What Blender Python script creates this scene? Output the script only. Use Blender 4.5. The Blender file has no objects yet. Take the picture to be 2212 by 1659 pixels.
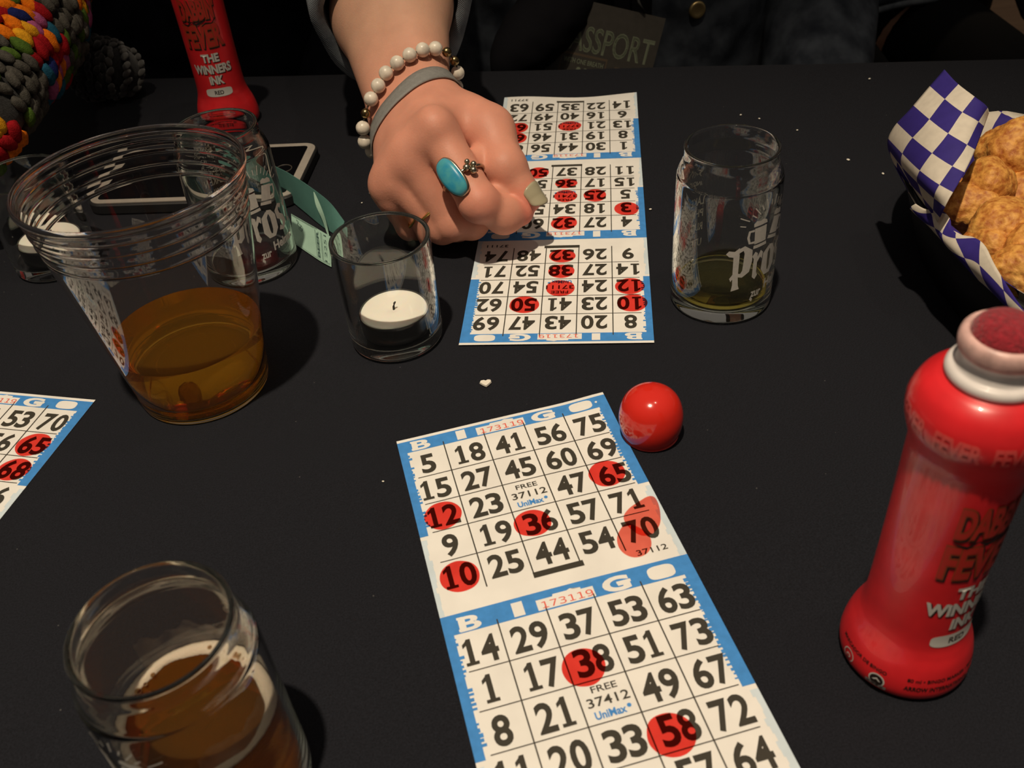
import bpy, bmesh, math, random, os
import numpy as np
from mathutils import Vector, Matrix, noise
from math import pi, sin, cos, radians as RAD

random.seed(7); rng = np.random.default_rng(7)
SC = bpy.context.scene
COL = SC.collection

# ------------------------------------------------------------------ camera, world, light, exposure
CAM_H, F_PX = 0.29814, 2018.3
PITCH, ROLL = RAD(39.98), RAD(-5.38)
CX, CY = 1106.0, 829.5
_F = np.array([0, cos(PITCH), -sin(PITCH)]); _U0 = np.array([0, sin(PITCH), cos(PITCH)]); _R0 = np.array([1., 0, 0])
_R = _R0 * cos(ROLL) + _U0 * sin(ROLL); _U = -_R0 * sin(ROLL) + _U0 * cos(ROLL)
camd = bpy.data.cameras.new('camera'); cam = bpy.data.objects.new('camera', camd); COL.objects.link(cam)
M = Matrix.Identity(4)
for i in range(3):
    M[i][0], M[i][1], M[i][2] = _R[i], _U[i], -_F[i]
M[2][3] = CAM_H
cam.matrix_world = M
camd.sensor_width = 36.0; camd.lens = F_PX / 2212 * 36; camd.clip_start = 0.01
camd.dof.use_dof = True; camd.dof.focus_distance = 0.50; camd.dof.aperture_fstop = 19
SC.camera = cam

w = bpy.data.worlds.new('world'); SC.world = w; w.use_nodes = True
_nt = w.node_tree; _tc = _nt.nodes.new('ShaderNodeTexCoord'); _sx = _nt.nodes.new('ShaderNodeSeparateXYZ'); _nt.links.new(_tc.outputs['Generated'], _sx.inputs[0])
_cr = _nt.nodes.new('ShaderNodeValToRGB'); _cr.color_ramp.elements[0].position = .30; _cr.color_ramp.elements[0].color = (.045, .039, .034, 1)      # dim room, paler ceiling
_cr.color_ramp.elements[1].position = .85; _cr.color_ramp.elements[1].color = (.150, .130, .112, 1); _nt.links.new(_sx.outputs[2], _cr.inputs[0])
_nt.links.new(_cr.outputs[0], _nt.nodes['Background'].inputs[0]); _nt.nodes['Background'].inputs[1].default_value = 1.0

def spot(name, loc, target, power, angle, blend, size, color):
    d = bpy.data.lights.new(name, 'SPOT'); d.energy = power; d.spot_size = RAD(angle); d.spot_blend = blend
    d.shadow_soft_size = size; d.color = color
    o = bpy.data.objects.new(name, d); COL.objects.link(o); o.location = loc
    o.rotation_euler = (Vector(target) - Vector(loc)).to_track_quat('-Z', 'Y').to_euler()
    return o
WARM = (1.0, 0.83, 0.62)
spot('ceiling_spotlight', (-0.20, -0.20, 2.40), (0.0, 0.20, 0), 225, 35, 1.0, 0.032, WARM)
spot('ceiling_spotlight', (0.55, 0.25, 2.40), (0.15, 0.35, 0), 12, 60, 1.0, 0.03, WARM)
spot('ceiling_spotlight', (1.0, 1.9, 2.40), (0.85, 1.62, -0.75), 120, 36, 1.0, 0.03, (1, .78, .5))

SC.view_settings.view_transform = 'Standard'; SC.view_settings.look = 'None'
SC.view_settings.exposure = 0.0; SC.view_settings.gamma = 1.0; SC.view_settings.use_curve_mapping = False
cy = SC.cycles
cy.use_denoising = True
cy.max_bounces = 32; cy.transmission_bounces = 30; cy.transparent_max_bounces = 24; cy.glossy_bounces = 30; cy.diffuse_bounces = 3
cy.caustics_refractive = True; cy.caustics_reflective = True; cy.blur_glossy = 0.6
cy.sample_clamp_indirect = 6.0

# ------------------------------------------------------------------ helpers
def at(x, y, z=0.0):
    """the point at height z (metres) on the sight line through photograph pixel x, y"""
    d = _F + _R * (x - CX) / F_PX - _U * (y - CY) / F_PX
    return np.array([0, 0, CAM_H]) + (z - CAM_H) / d[2] * d

def ray_dir(x, y):
    d = _F + _R * (x - CX) / F_PX - _U * (y - CY) / F_PX
    return d / np.linalg.norm(d)

def new_mat(name):
    m = bpy.data.materials.new(name); m.use_nodes = True
    nt = m.node_tree; return m, nt, nt.nodes['Principled BSDF']

def plain(name, col, rough=0.5, metal=0.0, spec=0.5, noise_amt=0.0, scale=200, bump=0.0, bump_scale=800, sss=0.0, sheen=0.0, coat=0.0, trans=0.0, ior=1.5, alpha=1.0):
    m, nt, b = new_mat(name)
    b.inputs['Base Color'].default_value = (*col, 1); b.inputs['Roughness'].default_value = rough
    b.inputs['Metallic'].default_value = metal; b.inputs['Specular IOR Level'].default_value = spec
    b.inputs['IOR'].default_value = ior; b.inputs['Transmission Weight'].default_value = trans; b.inputs['Alpha'].default_value = alpha
    b.inputs['Coat Weight'].default_value = coat; b.inputs['Sheen Weight'].default_value = sheen
    if sss:
        b.inputs['Subsurface Weight'].default_value = sss; b.inputs['Subsurface Radius'].default_value = (1, .35, .2); b.inputs['Subsurface Scale'].default_value = 0.004
    tc = nt.nodes.new('ShaderNodeTexCoord')
    if noise_amt:
        n = nt.nodes.new('ShaderNodeTexNoise'); n.inputs['Scale'].default_value = scale; n.inputs['Detail'].default_value = 4
        nt.links.new(tc.outputs['Object'], n.inputs['Vector'])
        r = nt.nodes.new('ShaderNodeMapRange'); r.inputs[1].default_value = .3; r.inputs[2].default_value = .7
        r.inputs[3].default_value = 1 - noise_amt; r.inputs[4].default_value = 1 + noise_amt
        nt.links.new(n.outputs['Fac'], r.inputs[0])
        mx = nt.nodes.new('ShaderNodeVectorMath'); mx.operation = 'SCALE'; mx.inputs[0].default_value = col
        nt.links.new(r.outputs[0], mx.inputs['Scale']); nt.links.new(mx.outputs[0], b.inputs['Base Color'])
    if bump:
        n = nt.nodes.new('ShaderNodeTexNoise'); n.inputs['Scale'].default_value = bump_scale; n.inputs['Detail'].default_value = 3
        nt.links.new(tc.outputs['Object'], n.inputs['Vector'])
        bp = nt.nodes.new('ShaderNodeBump'); bp.inputs['Strength'].default_value = bump; bp.inputs['Distance'].default_value = 0.001
        nt.links.new(n.outputs['Fac'], bp.inputs['Height']); nt.links.new(bp.outputs[0], b.inputs['Normal'])
    return m

def glass(name, col=(1, 1, 1), ior=1.5, rough=0.0):
    m, nt, b = new_mat(name)
    g = nt.nodes.new('ShaderNodeBsdfGlass'); g.inputs['Color'].default_value = (*col, 1); g.inputs['IOR'].default_value = ior; g.inputs['Roughness'].default_value = rough
    nt.links.new(g.outputs[0], nt.nodes['Material Output'].inputs['Surface'])
    nt.nodes.remove(b)
    return m

class MB:
    def __init__(self): self.v = []; self.f = []; self.m = []; self.uv = {}
    def add(self, verts, faces, mat=0):
        o = len(self.v); self.v += [tuple(p) for p in verts]
        self.f += [tuple(i + o for i in f) for f in faces]; self.m += [mat] * len(faces)
        return o
    def build(self, name, mats, parent=None, smooth=True, normals=False):
        me = bpy.data.meshes.new(name); me.from_pydata(self.v, [], self.f)
        for m in (mats if isinstance(mats, (list, tuple)) else [mats]): me.materials.append(m)
        me.polygons.foreach_set('material_index', self.m)
        me.polygons.foreach_set('use_smooth', [smooth] * len(me.polygons))
        if normals:
            bm = bmesh.new(); bm.from_mesh(me); bmesh.ops.recalc_face_normals(bm, faces=bm.faces); bm.to_mesh(me); bm.free()
        me.update()
        o = bpy.data.objects.new(name, me); COL.objects.link(o)
        if parent: o.parent = parent; o.matrix_parent_inverse = parent.matrix_world.inverted()
        return o

def tag(o, label, cat=None, group=None, kind=None):
    o['label'] = label
    if cat: o['category'] = cat
    if group: o['group'] = group
    if kind: o['kind'] = kind
    return o

def thing(name, label, cat, loc=(0, 0, 0), rz=0, group=None):
    o = bpy.data.objects.new(name, None); COL.objects.link(o); o.empty_display_size = 0.02
    o.location = loc; o.rotation_euler = (0, 0, rz)
    o.matrix_world = Matrix.Translation(loc) @ Matrix.Rotation(rz, 4, 'Z')
    return tag(o, label, cat, group)

def part(mb, name, mats, parent, smooth=True, normals=False):
    """mesh written in the parent's own coordinates"""
    o = mb.build(name, mats, None, smooth, normals); o.parent = parent
    return o

def lathe(prof, n=96, closed=False):
    """prof: list of (r, z); surface of revolution"""
    mb = MB(); rows = []
    for r, z in prof:
        if r < 1e-6: rows.append([len(mb.v)]); mb.v.append((0, 0, z))
        else:
            rows.append(list(range(len(mb.v), len(mb.v) + n)))
            mb.v += [(r * cos(2 * pi * k / n), r * sin(2 * pi * k / n), z) for k in range(n)]
    prs = list(zip(rows[:-1], rows[1:])) + ([(rows[-1], rows[0])] if closed else [])
    for a, b in prs:
        for k in range(n):
            k2 = (k + 1) % n
            if len(a) == 1 and len(b) == 1: continue
            if len(a) == 1: mb.f.append((a[0], b[k2], b[k]))
            elif len(b) == 1: mb.f.append((a[k], a[k2], b[0]))
            else: mb.f.append((a[k], a[k2], b[k2], b[k]))
            mb.m.append(0)
    return mb

def smooth_prof(pts, sub=6):
    """Catmull-Rom through profile points; a point given as (r, z, 1) is a hard corner"""
    out = []
    P = [p[:2] for p in pts]; H = [len(p) > 2 for p in pts]
    for i in range(len(P) - 1):
        p1, p2 = P[i], P[i + 1]
        p0 = P[i - 1] if i > 0 and not H[i] else p1
        p3 = P[i + 2] if i + 2 < len(P) and not H[i + 1] else p2
        for s in range(sub):
            t = s / sub
            out.append(tuple(max(0.0, 0.5 * (2 * b + (c - a) * t + (2 * a - 5 * b + 4 * c - d) * t * t + (3 * b - a - 3 * c + d) * t ** 3)) if k == 0 else
                             0.5 * (2 * b + (c - a) * t + (2 * a - 5 * b + 4 * c - d) * t * t + (3 * b - a - 3 * c + d) * t ** 3)
                             for k, (a, b, c, d) in enumerate(zip(p0, p1, p2, p3))))
    out.append(tuple(P[-1])); return out

def uvsphere(n=16, m=10):
    v = [(0, 0, 1)]; f = []
    for i in range(1, m):
        for k in range(n):
            a = pi * i / m; b = 2 * pi * k / n; v.append((sin(a) * cos(b), sin(a) * sin(b), cos(a)))
    v.append((0, 0, -1)); L = len(v) - 1
    for k in range(n):
        k2 = (k + 1) % n
        f.append((0, 1 + k, 1 + k2))
        for i in range(m - 2):
            a = 1 + i * n; f.append((a + k, a + n + k, a + n + k2, a + k2))
        a = 1 + (m - 2) * n; f.append((a + k, L, a + k2))
    return np.array(v), f

def grid_faces(nu, nv, off=0, flip=False):
    f = []
    for i in range(nu - 1):
        for j in range(nv - 1):
            q = (off + i * nv + j, off + (i + 1) * nv + j, off + (i + 1) * nv + j + 1, off + i * nv + j + 1)
            f.append(q[::-1] if flip else q)
    return f

def tube(pts, rad, n=12, cap=True, mb=None, mat=0):
    mb = mb or MB(); P = [Vector(p) for p in pts]; N = len(P)
    rad = rad if isinstance(rad, (list, tuple)) else [rad] * N
    up = Vector((0, 0, 1)); rows = []
    for i in range(N):
        t = (P[min(i + 1, N - 1)] - P[max(i - 1, 0)]).normalized()
        s = t.cross(up if abs(t.dot(up)) < .95 else Vector((0, 1, 0))).normalized(); u = s.cross(t)
        rows.append([P[i] + (s * cos(2 * pi * k / n) + u * sin(2 * pi * k / n)) * rad[i] for k in range(n)])
    v = [p for r in rows for p in r]; f = []
    for i in range(N - 1):
        for k in range(n):
            k2 = (k + 1) % n; f.append((i * n + k, i * n + k2, (i + 1) * n + k2, (i + 1) * n + k))
    if cap: f += [tuple(range(n))[::-1], tuple(range((N - 1) * n, N * n))]
    mb.add(v, f, mat); return mb

def ring_tube(pts, rad, n=10, mb=None, mat=0):
    """closed tube"""
    mb = mb or MB(); P = [Vector(p) for p in pts]; N = len(P); c = sum(P, Vector()) / N; v = []; f = []
    for i in range(N):
        t = (P[(i + 1) % N] - P[i - 1]).normalized(); s = (P[i] - c).normalized(); s = (s - t * s.dot(t)).normalized(); u = t.cross(s)
        v += [P[i] + (s * cos(2 * pi * k / n) + u * sin(2 * pi * k / n)) * rad for k in range(n)]
    for i in range(N):
        j = (i + 1) % N
        for k in range(n):
            k2 = (k + 1) % n; f.append((i * n + k, i * n + k2, j * n + k2, j * n + k))
    mb.add(v, f, mat); return mb

# ------------------------------------------------------------------ lettering (flat shapes, 2-D)
FDIR = bpy.utils.system_resource('DATAFILES', path='fonts')
MONO = None
try:
    MONO = bpy.data.fonts.load(os.path.join(FDIR, 'DejaVuSansMono.woff2'))
except Exception:
    MONO = None
_gl = {}
def glyphs(txt, bold=0.0, font=None, res=4):
    """text of size 1 as (verts 2-D array, faces); left at 0, baseline 0"""
    key = (txt, round(bold, 4), bool(font), res)
    if key in _gl: return _gl[key]
    cu = bpy.data.curves.new('txt', 'FONT'); cu.body = txt; cu.size = 1.0; cu.offset = bold; cu.resolution_u = res; cu.fill_mode = 'FRONT'
    if font: cu.font = font
    o = bpy.data.objects.new('txt', cu); COL.objects.link(o)
    bpy.context.view_layer.update()
    me = o.evaluated_get(bpy.context.evaluated_depsgraph_get()).to_mesh()
    v = np.array([(p.co.x, p.co.y) for p in me.vertices]); f = [tuple(p.vertices) for p in me.polygons]
    bpy.data.objects.remove(o); bpy.data.curves.remove(cu)
    if len(v) == 0: v = np.zeros((0, 2))
    _gl[key] = (v, f); return v, f

class Flat:
    """printed artwork as flat shapes: self.items = [verts2d, faces, mat, layer]"""
    def __init__(self): self.items = []
    def poly(self, pts, mat, layer=1): self.items.append((np.array(pts, float), [tuple(range(len(pts)))], mat, layer))
    def rect(self, x0, y0, x1, y1, mat, layer=1): self.poly([(x0, y0), (x1, y0), (x1, y1), (x0, y1)], mat, layer)
    def line(self, a, b, wd, mat, layer=1):
        a = np.array(a, float); b = np.array(b, float); t = (b - a) / max(1e-9, np.linalg.norm(b - a)); n = np.array([-t[1], t[0]]) * wd / 2
        self.poly([a - n, b - n, b + n, a + n], mat, layer)
    def stroke(self, pts, wd, mat, layer=1):
        """thick polyline with variable or constant width"""
        P = np.array(pts, float); N = len(P); W = np.full(N, wd) if np.isscalar(wd) else np.array(wd); L = []; Rr = []
        for i in range(N):
            t = P[min(i + 1, N - 1)] - P[max(i - 1, 0)]; t = t / max(1e-9, np.linalg.norm(t)); n = np.array([-t[1], t[0]])
            L.append(P[i] + n * W[i] / 2); Rr.append(P[i] - n * W[i] / 2)
        self.items.append((np.array(L + Rr), [(i, N + i, N + i + 1, i + 1) for i in range(N - 1)], mat, layer))
    def disc(self, c, rx, ry, mat, layer=1, n=36, p=2.0, jit=0.0, seed=0):
        r = random.Random(seed); ph = [r.uniform(0, 6.28) for _ in range(6)]
        pts = []
        for k in range(n):
            a = 2 * pi * k / n; s = 1 + jit * sum(sin((q + 2) * a + ph[q]) / (q + 1.5) for q in range(6))
            ca, sa = cos(a), sin(a)
            pts.append((c[0] + rx * s * math.copysign(abs(ca) ** (2 / p), ca), c[1] + ry * s * math.copysign(abs(sa) ** (2 / p), sa)))
        self.poly(pts, mat, layer)
    def text(self, txt, x, y, h, mat, layer=1, w=None, bold=0.0, font=None, align='c', slant=0.0, xs=1.0, feet=False):
        """cap height h, baseline y; w = total width (fits) or xs = width factor"""
        v, f = glyphs(txt, bold, font)
        if not len(v): return
        v = v.copy(); caph = 0.727
        x0, x1 = v[:, 0].min(), v[:, 0].max(); s = h / caph
        sx = (w / (x1 - x0)) if w else s * xs
        u = (v[:, 0] - x0) * sx; wd = (x1 - x0) * sx
        u += {'c': x - wd / 2, 'l': x, 'r': x - wd}[align]
        yy = v[:, 1] * s
        self.items.append((np.stack([u + slant * yy, y + yy], 1), f, mat, layer))
    def number(self, s, x, y, h, mat, layer=2, dw=0.6, bold=0.028):
        """bold figures; a one gets a foot"""
        n = len(s); adv = dw * h * 1.08
        for k, ch in enumerate(s):
            cx = x + (k - (n - 1) / 2) * adv
            if ch == '1':
                sw = .175 * h
                self.poly([(cx - sw / 2, y), (cx + sw / 2, y), (cx + sw / 2, y + h), (cx - sw * .3, y + h), (cx - sw / 2, y + .93 * h)], mat, layer)
                self.poly([(cx - sw / 2, y + .93 * h), (cx - dw * h * .36, y + .82 * h), (cx - dw * h * .36, y + .68 * h), (cx - sw / 2, y + .77 * h)], mat, layer)
                self.rect(cx - dw * h * .36, y, cx - sw / 2, y + .12 * h, mat, layer); self.rect(cx + sw / 2, y, cx + dw * h * .36, y + .12 * h, mat, layer)
            else:
                self.text(ch, cx, y, h, mat, layer, w=dw * h, bold=bold)
    def mesh(self, fn, maxlen=None):
        """-> (verts, faces, mats) after mapping every (u, v, layer) with fn"""
        mb = MB()
        for v, f, m, l in self.items:
            if maxlen:
                bm = bmesh.new(); bv = [bm.verts.new((p[0], p[1], 0)) for p in v]
                for q in f:
                    try: bm.faces.new([bv[i] for i in q])
                    except ValueError: pass
                bmesh.ops.triangulate(bm, faces=[q for q in bm.faces if len(q.verts) > 4])
                for ax in (0, 1):
                    lo, hi = v[:, ax].min(), v[:, ax].max(); c = lo + maxlen
                    while c < hi:
                        no = (1, 0, 0) if ax == 0 else (0, 1, 0); co = (c, 0, 0) if ax == 0 else (0, c, 0)
                        bmesh.ops.bisect_plane(bm, geom=bm.verts[:] + bm.edges[:] + bm.faces[:], plane_co=co, plane_no=no); c += maxlen
                bm.verts.index_update(); vv = [(p.co.x, p.co.y) for p in bm.verts]; ff = [tuple(p.index for p in q.verts) for q in bm.faces]; bm.free()
            else: vv, ff = v, f
            mb.add([fn(p[0], p[1], l) for p in vv], ff, m)
        return mb

# ------------------------------------------------------------------ materials
def cloth_mat():
    m, nt, b = new_mat('black_table_linen')
    tc = nt.nodes.new('ShaderNodeTexCoord')
    mp = nt.nodes.new('ShaderNodeMapping'); mp.inputs['Rotation'].default_value = (0, 0, RAD(35)); nt.links.new(tc.outputs['Object'], mp.inputs[0])
    wv = nt.nodes.new('ShaderNodeTexWave'); wv.inputs['Scale'].default_value = 620; wv.inputs['Distortion'].default_value = 1.2; wv.inputs['Detail'].default_value = 1
    nt.links.new(mp.outputs[0], wv.inputs[0])
    n = nt.nodes.new('ShaderNodeTexNoise'); n.inputs['Scale'].default_value = 1500; n.inputs['Detail'].default_value = 2; nt.links.new(tc.outputs['Object'], n.inputs[0])
    n2 = nt.nodes.new('ShaderNodeTexNoise'); n2.inputs['Scale'].default_value = 14; nt.links.new(tc.outputs['Object'], n2.inputs[0])
    ad = nt.nodes.new('ShaderNodeMath'); ad.operation = 'MULTIPLY_ADD'; ad.inputs[1].default_value = .5
    nt.links.new(wv.outputs['Fac'], ad.inputs[0]); nt.links.new(n.outputs['Fac'], ad.inputs[2])
    cr = nt.nodes.new('ShaderNodeMapRange'); cr.inputs[1].default_value = .3; cr.inputs[2].default_value = 1.2; cr.inputs[3].default_value = .35; cr.inputs[4].default_value = 1.9
    nt.links.new(ad.outputs[0], cr.inputs[0])
    sc = nt.nodes.new('ShaderNodeVectorMath'); sc.operation = 'SCALE'; sc.inputs[0].default_value = (.0096, .0104, .0142)
    nt.links.new(cr.outputs[0], sc.inputs['Scale'])
    # lint
    vo = nt.nodes.new('ShaderNodeTexVoronoi'); vo.inputs['Scale'].default_value = 160; nt.links.new(tc.outputs['Object'], vo.inputs['Vector'])
    lt = nt.nodes.new('ShaderNodeMath'); lt.operation = 'LESS_THAN'; lt.inputs[1].default_value = .055; nt.links.new(vo.outputs['Distance'], lt.inputs[0])
    sx = nt.nodes.new('ShaderNodeSeparateColor'); nt.links.new(vo.outputs['Color'], sx.inputs[0])
    gt = nt.nodes.new('ShaderNodeMath'); gt.operation = 'GREATER_THAN'; gt.inputs[1].default_value = .90; nt.links.new(sx.outputs[0], gt.inputs[0])
    mu = nt.nodes.new('ShaderNodeMath'); mu.operation = 'MULTIPLY'; nt.links.new(lt.outputs[0], mu.inputs[0]); nt.links.new(gt.outputs[0], mu.inputs[1])
    mx = nt.nodes.new('ShaderNodeMix'); mx.data_type = 'RGBA'; nt.links.new(mu.outputs[0], mx.inputs[0]); nt.links.new(sc.outputs[0], mx.inputs[6]); mx.inputs[7].default_value = (.07, .07, .07, 1)
    nt.links.new(mx.outputs[2], b.inputs['Base Color'])
    b.inputs['Roughness'].default_value = .85; b.inputs['Specular IOR Level'].default_value = .12; b.inputs['Sheen Weight'].default_value = .03
    bp = nt.nodes.new('ShaderNodeBump'); bp.inputs['Strength'].default_value = .5; bp.inputs['Distance'].default_value = .0004
    nt.links.new(ad.outputs[0], bp.inputs['Height']); nt.links.new(bp.outputs[0], b.inputs['Normal'])
    return m

def denim_mat(name, dark, light, amount=.5):
    m, nt, b = new_mat(name)
    tc = nt.nodes.new('ShaderNodeTexCoord')
    n = nt.nodes.new('ShaderNodeTexNoise'); n.inputs['Scale'].default_value = 45; n.inputs['Detail'].default_value = 6; nt.links.new(tc.outputs['Object'], n.inputs[0])
    wv = nt.nodes.new('ShaderNodeTexWave'); wv.bands_direction = 'DIAGONAL'; wv.inputs['Scale'].default_value = 500; wv.inputs['Distortion'].default_value = 1; nt.links.new(tc.outputs['Object'], wv.inputs[0])
    ad = nt.nodes.new('ShaderNodeMath'); ad.operation = 'MULTIPLY_ADD'; ad.inputs[1].default_value = .35; nt.links.new(wv.outputs['Fac'], ad.inputs[0]); nt.links.new(n.outputs['Fac'], ad.inputs[2])
    cr = nt.nodes.new('ShaderNodeValToRGB'); cr.color_ramp.elements[0].position = .45; cr.color_ramp.elements[0].color = (*dark, 1); cr.color_ramp.elements[1].position = .95; cr.color_ramp.elements[1].color = (*light, 1)
    nt.links.new(ad.outputs[0], cr.inputs[0]); nt.links.new(cr.outputs[0], b.inputs['Base Color']); b.inputs['Roughness'].default_value = .9; b.inputs['Specular IOR Level'].default_value = .15
    bp = nt.nodes.new('ShaderNodeBump'); bp.inputs['Strength'].default_value = .4; bp.inputs['Distance'].default_value = .001; nt.links.new(ad.outputs[0], bp.inputs['Height']); nt.links.new(bp.outputs[0], b.inputs['Normal'])
    return m

def ink_mat(name, col, strength=1.0):
    """translucent marker ink: tints what is printed below it"""
    m, nt, b = new_mat(name)
    tr = nt.nodes.new('ShaderNodeBsdfTransparent')
    tc = nt.nodes.new('ShaderNodeTexCoord'); n = nt.nodes.new('ShaderNodeTexNoise'); n.inputs['Scale'].default_value = 130; n.inputs['Detail'].default_value = 4
    nt.links.new(tc.outputs['Object'], n.inputs[0])
    mx = nt.nodes.new('ShaderNodeMix'); mx.data_type = 'RGBA'; nt.links.new(n.outputs['Fac'], mx.inputs[0])
    mx.inputs[6].default_value = (*[c * .82 for c in col], 1); mx.inputs[7].default_value = (*[min(1, c * 1.12) for c in col], 1)
    nt.links.new(mx.outputs[2], tr.inputs[0])
    nt.links.new(tr.outputs[0], nt.nodes['Material Output'].inputs['Surface']); nt.nodes.remove(b)
    return m

M_PAPER = plain('card_paper', (.80, .785, .74), .75, spec=.25, noise_amt=.05, scale=60, bump=.05, bump_scale=900)
M_BLUE = plain('card_blue_ink', (.055, .25, .62), .7, spec=.25, noise_amt=.08, scale=300)
M_PALE = plain('card_pale_blue_ink', (.60, .70, .76), .75, spec=.25, noise_amt=.08, scale=60)
M_BLACK = plain('card_black_ink', (.045, .040, .030), .7, spec=.25)
M_RED = plain('card_red_serial_ink', (.75, .12, .08), .7, spec=.25)
M_DAUB = ink_mat('red_dauber_ink', (1.0, .25, .22))
M_SMEAR = ink_mat('thin_red_dauber_ink', (1.0, .42, .36))
CARD_MATS = [M_PAPER, M_BLUE, M_PALE, M_BLACK, M_RED, M_DAUB, M_SMEAR]

M_GLASS = glass('clear_glass', (.99, .995, .985), 1.5)
M_PET = glass('clear_plastic', (.985, .975, .97), 1.45)
M_FROST = plain('white_enamel_print', (.62, .60, .55), .6, noise_amt=.06, scale=500)
def liquid_mat(name, col, haze, amt):
    m, nt, b = new_mat(name)
    g = nt.nodes.new('ShaderNodeBsdfGlass'); g.inputs['Color'].default_value = (*col, 1); g.inputs['IOR'].default_value = 1.33
    d = nt.nodes.new('ShaderNodeBsdfDiffuse'); d.inputs[0].default_value = (*haze, 1)
    t = nt.nodes.new('ShaderNodeBsdfTranslucent'); t.inputs[0].default_value = (*haze, 1)
    m1 = nt.nodes.new('ShaderNodeMixShader'); m1.inputs[0].default_value = .5; nt.links.new(d.outputs[0], m1.inputs[1]); nt.links.new(t.outputs[0], m1.inputs[2])
    m2 = nt.nodes.new('ShaderNodeMixShader'); m2.inputs[0].default_value = amt; nt.links.new(g.outputs[0], m2.inputs[1]); nt.links.new(m1.outputs[0], m2.inputs[2])
    nt.links.new(m2.outputs[0], nt.nodes['Material Output'].inputs['Surface']); nt.nodes.remove(b); return m
M_BEER = liquid_mat('amber_beer', (.94, .62, .18), (.50, .23, .045), .15)
M_CIDER = liquid_mat('amber_cider', (.99, .78, .27), (.80, .38, .03), .08)
M_DREG = glass('golden_dregs', (.98, .94, .68), 1.33)
M_FOAM = plain('beer_foam', (.50, .42, .32), .8, bump=.4, bump_scale=1500, sss=.2)
M_WAX = plain('white_wax', (.86, .83, .75), .45, sss=.35)
M_TIN = plain('thin_metal_cup', (.14, .14, .14), .35, metal=1)

# ------------------------------------------------------------------ structure: floor
FLOOR = -0.75
def floor_mat():
    m, nt, b = new_mat('brown_floor'); tc = nt.nodes.new('ShaderNodeTexCoord')
    mp = nt.nodes.new('ShaderNodeMapping'); mp.inputs['Scale'].default_value = (1.5, 14, 1); mp.inputs['Rotation'].default_value = (0, 0, .5); nt.links.new(tc.outputs['Object'], mp.inputs[0])
    n = nt.nodes.new('ShaderNodeTexNoise'); n.inputs['Scale'].default_value = 3; n.inputs['Detail'].default_value = 6; nt.links.new(mp.outputs[0], n.inputs[0])
    cr = nt.nodes.new('ShaderNodeValToRGB'); cr.color_ramp.elements[0].color = (.16, .085, .04, 1); cr.color_ramp.elements[1].color = (.34, .20, .10, 1); nt.links.new(n.outputs['Fac'], cr.inputs[0])
    nt.links.new(cr.outputs[0], b.inputs['Base Color']); b.inputs['Roughness'].default_value = .7
    return m
mb = MB(); mb.add([(-3, -2, FLOOR), (4, -2, FLOOR), (4, 5, FLOOR), (-3, 5, FLOOR)], [(0, 1, 2, 3)])
fl = mb.build('floor', floor_mat()); fl['kind'] = 'structure'

# ------------------------------------------------------------------ table and cloth
TROT = RAD(-10.5)
TC = np.array([0.105, 0.742])           # a point of the far edge
def tloc(u, v, z): return (TC[0] + u * cos(TROT) - v * sin(TROT), TC[1] + u * sin(TROT) + v * cos(TROT), z)
TX0, TX1, TY0 = -1.0, 0.95, -1.1
tb = thing('banquet_table', 'long banquet table hidden under the black tablecloth', 'table', tloc(0, 0, FLOOR))
def add_box(mb, u0, u1, v0, v1, z0, z1, mat=0):
    o = np.array(tloc(0, 0, FLOOR)); vs = [np.array(tloc(u, v, z)) - o for z in (z0, z1) for u, v in ((u0, v0), (u1, v0), (u1, v1), (u0, v1))]
    mb.add(vs, [(3, 2, 1, 0), (4, 5, 6, 7), (0, 1, 5, 4), (1, 2, 6, 5), (2, 3, 7, 6), (3, 0, 4, 7)], mat)
M_WOODT = plain('table_wood', (.2, .11, .05), .5)
M_STEELD = plain('dark_steel', (.05, .05, .05), .4, metal=1)
mb = MB(); add_box(mb, TX0 + .02, TX1 - .02, TY0 + .02, -.022, -.030, -.006); part(mb, 'tabletop', M_WOODT, tb, smooth=False)
for u in (TX0 + .15, TX1 - .15):
    for v in (TY0 + .15, -.12):
        mb = MB(); add_box(mb, u - .02, u + .02, v - .02, v + .02, FLOOR, -.031); part(mb, 'leg', M_STEELD, tb, smooth=False)

mb = MB(); NU, NV = 130, 120
us = np.linspace(TX0 - .02, TX1 + .02, NU)
def cloth_row(s):
    """s: distance along the cloth from the near side; returns v, z following top, round edge and hang"""
    L = -TY0
    if s <= L - .006: return TY0 + s, 0.0
    a = (s - (L - .006)) / .006
    if a < pi / 2: return TY0 + L - .006 + .006 * sin(a), -.006 + .006 * cos(a)
    return TY0 + L, -.006 - (s - (L - .006) - .006 * pi / 2)
ss = list(np.linspace(0, -TY0 - .02, 80)) + list(np.linspace(-TY0 - .0185, -TY0 + .09, 30)); NV = len(ss)
for u in us:
    for s in ss:
        v, z = cloth_row(s)
        hang = max(0, -z - .01)
        v2 = v + .012 * hang / .12 * sin(u * 40 + 2 * sin(u * 13)) + .004
        zz = z + .00035 * noise.noise((u * 9, v * 9, 0)) * (1 if hang == 0 else 0)
        mb.v.append(tloc(u, v2, zz))
f = grid_faces(NU, NV); mb.f = f; mb.m = [0] * len(f)
cl = mb.build('tablecloth', cloth_mat(), normals=True); tag(cl, 'black linen tablecloth spread over the whole table', 'tablecloth')

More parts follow.
